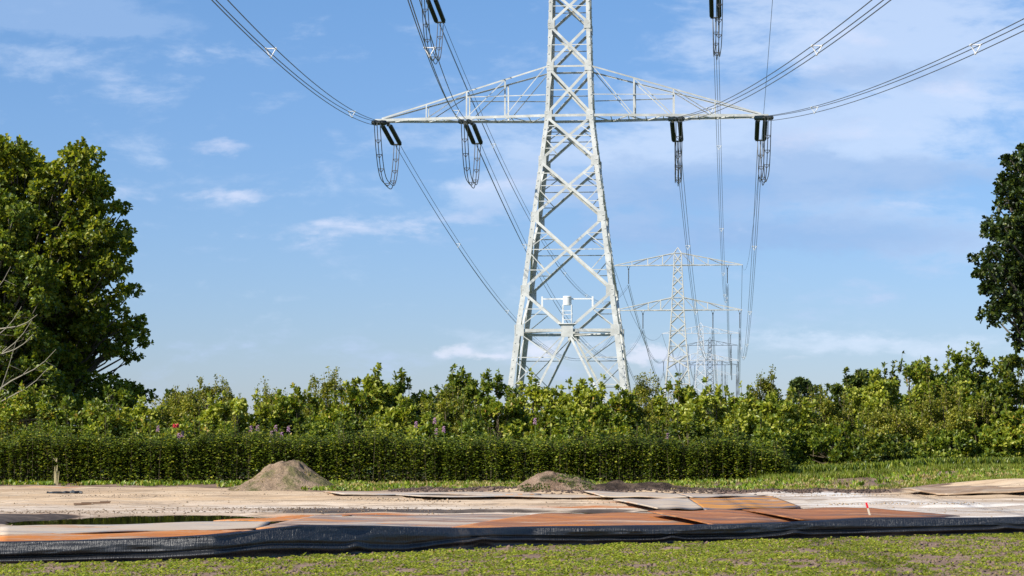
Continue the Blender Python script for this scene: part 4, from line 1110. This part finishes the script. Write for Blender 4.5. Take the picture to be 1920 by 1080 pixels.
# clods of soil in the field
def clods(name, n, pick, smin, smax, m, seed, lab):
    g = np.random.default_rng(seed); V = []; Fs = []
    base = np.array([(1, 0, 0), (-1, 0, 0), (0, 1, 0), (0, -1, 0), (0, 0, 1), (0, 0, -1)], float); fc = [(0, 2, 4), (2, 1, 4), (1, 3, 4), (3, 0, 4), (2, 0, 5), (1, 2, 5), (3, 1, 5), (0, 3, 5)]
    P = pick(g, n)
    for i, (x_, y_) in enumerate(P):
        s_ = g.uniform(smin, smax); q = base * s_ * g.uniform(.6, 1.3, (6, 1)) + g.normal(size=(6, 3)) * s_ * .15; q[:, 2] *= .7
        V.append(q + np.array([x_, y_, float(gh(x_, y_)) + s_ * .1])); Fs += [(a + 6 * i, b_ + 6 * i, c_ + 6 * i) for a, b_, c_ in fc]
    o = npmesh(name, np.concatenate(V), Fs, m); tag(o, lab, 'clods', kind='stuff')
def pick_f(g, n):
    Y = g.uniform(25, 39, n); X = g.uniform(-1, 1, n) * Y * .25; k_ = Y < tarp_base(X) - .15; return np.stack([X[k_], Y[k_]], -1)
clods('soil_clods', 6000, pick_f, .012, .05, plain('dry_clod', (0.17, 0.115, 0.08), .95, var=.4), 95, 'crumbly brown clods between the seedlings')
def pick_s(g, n):
    Y = 40 + 41 * g.random(n) ** .8; X = g.uniform(-1, 1, n) * Y * .26; k_ = (Y > tarp_base(X) + .6) & (fbm(X * .35, Y * .35, 3, 44) > .47); return np.stack([X[k_], Y[k_]], -1)
clods('sand_clods', 2600, pick_s, .008, .035, plain('sandy_clod', (0.30, 0.22, 0.14), .95, var=.5), 96, 'small clods and crumbs scattered over the pale sand')
def pick_t(g, n):
    V_ = []
    for (px, py, wx, k) in ((745, 937, 1.6, 5), (790, 941, 1.2, 3), (1130, 944, 1.6, 4), (1480, 955, 1.4, 3), (1560, 930, 2.0, 4), (250, 930, 2.0, 4), (1700, 945, 2, 4)):
        c_ = gnd(px, py)
        for j in range(k):
            for q in np.arange(-wx, wx, .16): V_.append((c_.x + q + g.normal() * .02, c_.y + (j - k / 2) * .55 + g.normal() * .05))
    return np.array(V_)
clods('tyre_marks', 0, pick_t, .02, .045, plain('tread_sand', (0.34, 0.25, 0.16), .95, var=.4), 99, 'rows of small lumps pressed up by tyre treads in the sand')
def pick_e(g, n):
    X = g.uniform(-4, 12, n); Y = sand_far(X) + .4 + g.normal(size=n) * .5; return np.stack([X, Y], -1)
clods('edge_clods', 2600, pick_e, .015, .07, plain('dark_clod', (0.075, 0.05, 0.038), .95, var=.4), 97, 'dark lumps of soil along the far edge of the sand')
def pick_p(g, n):
    a = g.random(n) < .5; c0 = gnd(90, 960); c1 = gnd(560, 956)
    X = np.where(a, c0.x + g.normal(size=n) * 2.2, c1.x + g.normal(size=n) * 1.8); Y = np.where(a, c0.y + g.normal(size=n) * .9, c1.y + g.normal(size=n) * .9); return np.stack([X, Y], -1)
clods('wet_sand_clods', 900, pick_p, .008, .035, plain('wet_clod', (0.16, 0.11, 0.07), .9, var=.4), 98, 'churned brown sand around the big puddle')

# foxgloves and red blossom
def foxglove(px, py, hpx, lab, m=None, Y=86.6):
    p = at(px, py, Y); root = empty('foxglove', (p.x, Y, float(gh(p.x, Y)))); zt = p.z - root.location.z; g = np.random.default_rng(int(px * 7))
    b = MB(); b.tube([(0, 0, 0), (.04, 0, zt * .6), (0, 0, zt)], [.014, .012, .006], 5); b.build('stem', M['greenstem'], root)
    hh = hpx * Y / F; b = MB()
    for i in range(14):
        t_ = i / 13; a = i * 2.4; z_ = zt - hh * t_; r = .004 + .013 * t_; d = Vector((math.cos(a), math.sin(a), -.5)).normalized(); o_ = Vector((0, 0, z_))
        b.tube([o_, o_ + d * (r + .02), o_ + d * (r + .06)], [.008, .014, .02 * (0.6 + .5 * t_)], 6)
    b.build('flower_spike', m or M['pink'], root); tag(root, lab, 'foxglove', 'foxgloves flowering behind the hedge')
fox = [(296, 798, 'pale pink foxglove left of the red blossom'), (335, 812, 'pink foxglove right below the red blossom'), (342, 808, 'small pink foxglove close right of the red blossom'),
       (470, 798, 'bright pink foxglove above the left slope of the soil heap'), (483, 797, 'pink foxglove left of the pale cluster'), (509, 808, 'leftmost pale foxglove of the cluster'), (517, 797, 'tallest pale foxglove of the cluster'),
       (528, 810, 'right foxglove of the cluster with mauve bells'), (541, 798, 'foxglove standing just right of the cluster'), (780, 790, 'single tall pink foxglove beside the low bright oak'),
       (815, 783, 'highest of the pink foxgloves left of the pylon'), (818, 803, 'low pink foxglove left of the pylon'), (832, 799, 'small foxglove nearest the pylon on the left'), (1003, 784, 'magenta foxglove below the left pylon leg'), (1251, 812, 'small white-pink foxglove right of the near pylon')]
for px, py, lab in fox: foxglove(px, py, 10, lab)
p = at(330, 795, 86.4); root = empty('red_blossom', (p.x, 86.4, 0)); b = MB(); b.tube([(0, 0, 0), (0, 0, p.z - .1)], [.012, .008], 5); b.build('stem', M['greenstem'], root)
b = MB()
for i in range(22):
    a = i * 2.4; e = -.6 + 1.4 * i / 21; d = Vector((math.cos(a) * math.cos(e), math.sin(a) * math.cos(e), math.sin(e))); o_ = Vector((0, 0, p.z - .08)); b.tube([o_, o_ + d * .08, o_ + d * .13], [.01, .03, .012], 5)
b.build('petals', M['rosered'], root); tag(root, 'bright red blossom standing out above the hedge on the left', 'flower')

# straw-coloured dry stalk in front of the hedge
p = gnd(111, 913); root = empty('dry_stalk', (p.x, 83.4, 0)); b = MB()
g = np.random.default_rng(8)
for i in range(16):
    dx, dy = g.uniform(-.06, .06), g.uniform(-.05, .05); h = g.uniform(.4, .85); b.tube([(dx, dy, 0), (dx * 1.2 + .02, dy, h * .5), (dx * 1.6 + .03, dy, h)], [.018, .014, .006], 4)
b.build('stalks', M['straw'], root); b = MB()
for i in range(8): a = g.uniform(0, 6.28); b.tube([(.02, 0, .9), (.02 + .12 * math.cos(a), .1 * math.sin(a), 1.05)], [.01, .004], 3)
b.build('seed_heads', M['straw'], root)
tag(root, 'pale straw-coloured bundle of dry stalks standing in front of the hedge', 'dry plant')
# red-topped stake
p = gnd(1634, 977, .0); root = empty('marker_stake', p); b = MB()
Mr = Matrix.Rotation(R(-16), 3, 'Y')
b.box(Mr @ Vector((0, 0, .13)), .035, .03, .3, Mr); b.build('stake', M['wood'], root)
b = MB(); b.box(Mr @ Vector((0, 0, .335)), .038, .033, .115, Mr); b.build('painted_top', M['redp'], root)
tag(root, 'thin wooden stake with a red painted top leaning behind the black sheeting', 'stake')
# scrap of dark plastic on the far sand
p = gnd(120, 927); b = MB(); g = np.random.default_rng(4); pts = [(-.55 + .1 * i, g.uniform(-.1, .1), .03 + g.uniform(0, .05)) for i in range(12)]
b.tube(pts, [.03 + g.uniform(0, .03) for _ in pts], 6); o = b.build('plastic_scrap', plain('dark_plastic', (0.03, 0.035, 0.04), .5)); o.location = p
tag(o, 'dark crumpled strip of plastic lying on the sand at the left', 'plastic scrap')
for px, py, lab in ((155, 947, 'small flat brown board lying on the sand left of centre of the big puddle'), (190, 945, 'thin brown board lying on the sand above the big puddle')):
    p = gnd(px, py); b = MB(); b.box((0, 0, .03), .45, .12, .04, Matrix.Rotation(R(12), 3, 'Z')); b.box((.1, .03, .062), .28, .08, .02, Matrix.Rotation(R(18), 3, 'Z')); o = b.build('wood_scrap', plain('brown_board', (0.2, 0.12, 0.07), .8)); o.location = p; tag(o, lab, 'board', 'scraps of board on the sand')
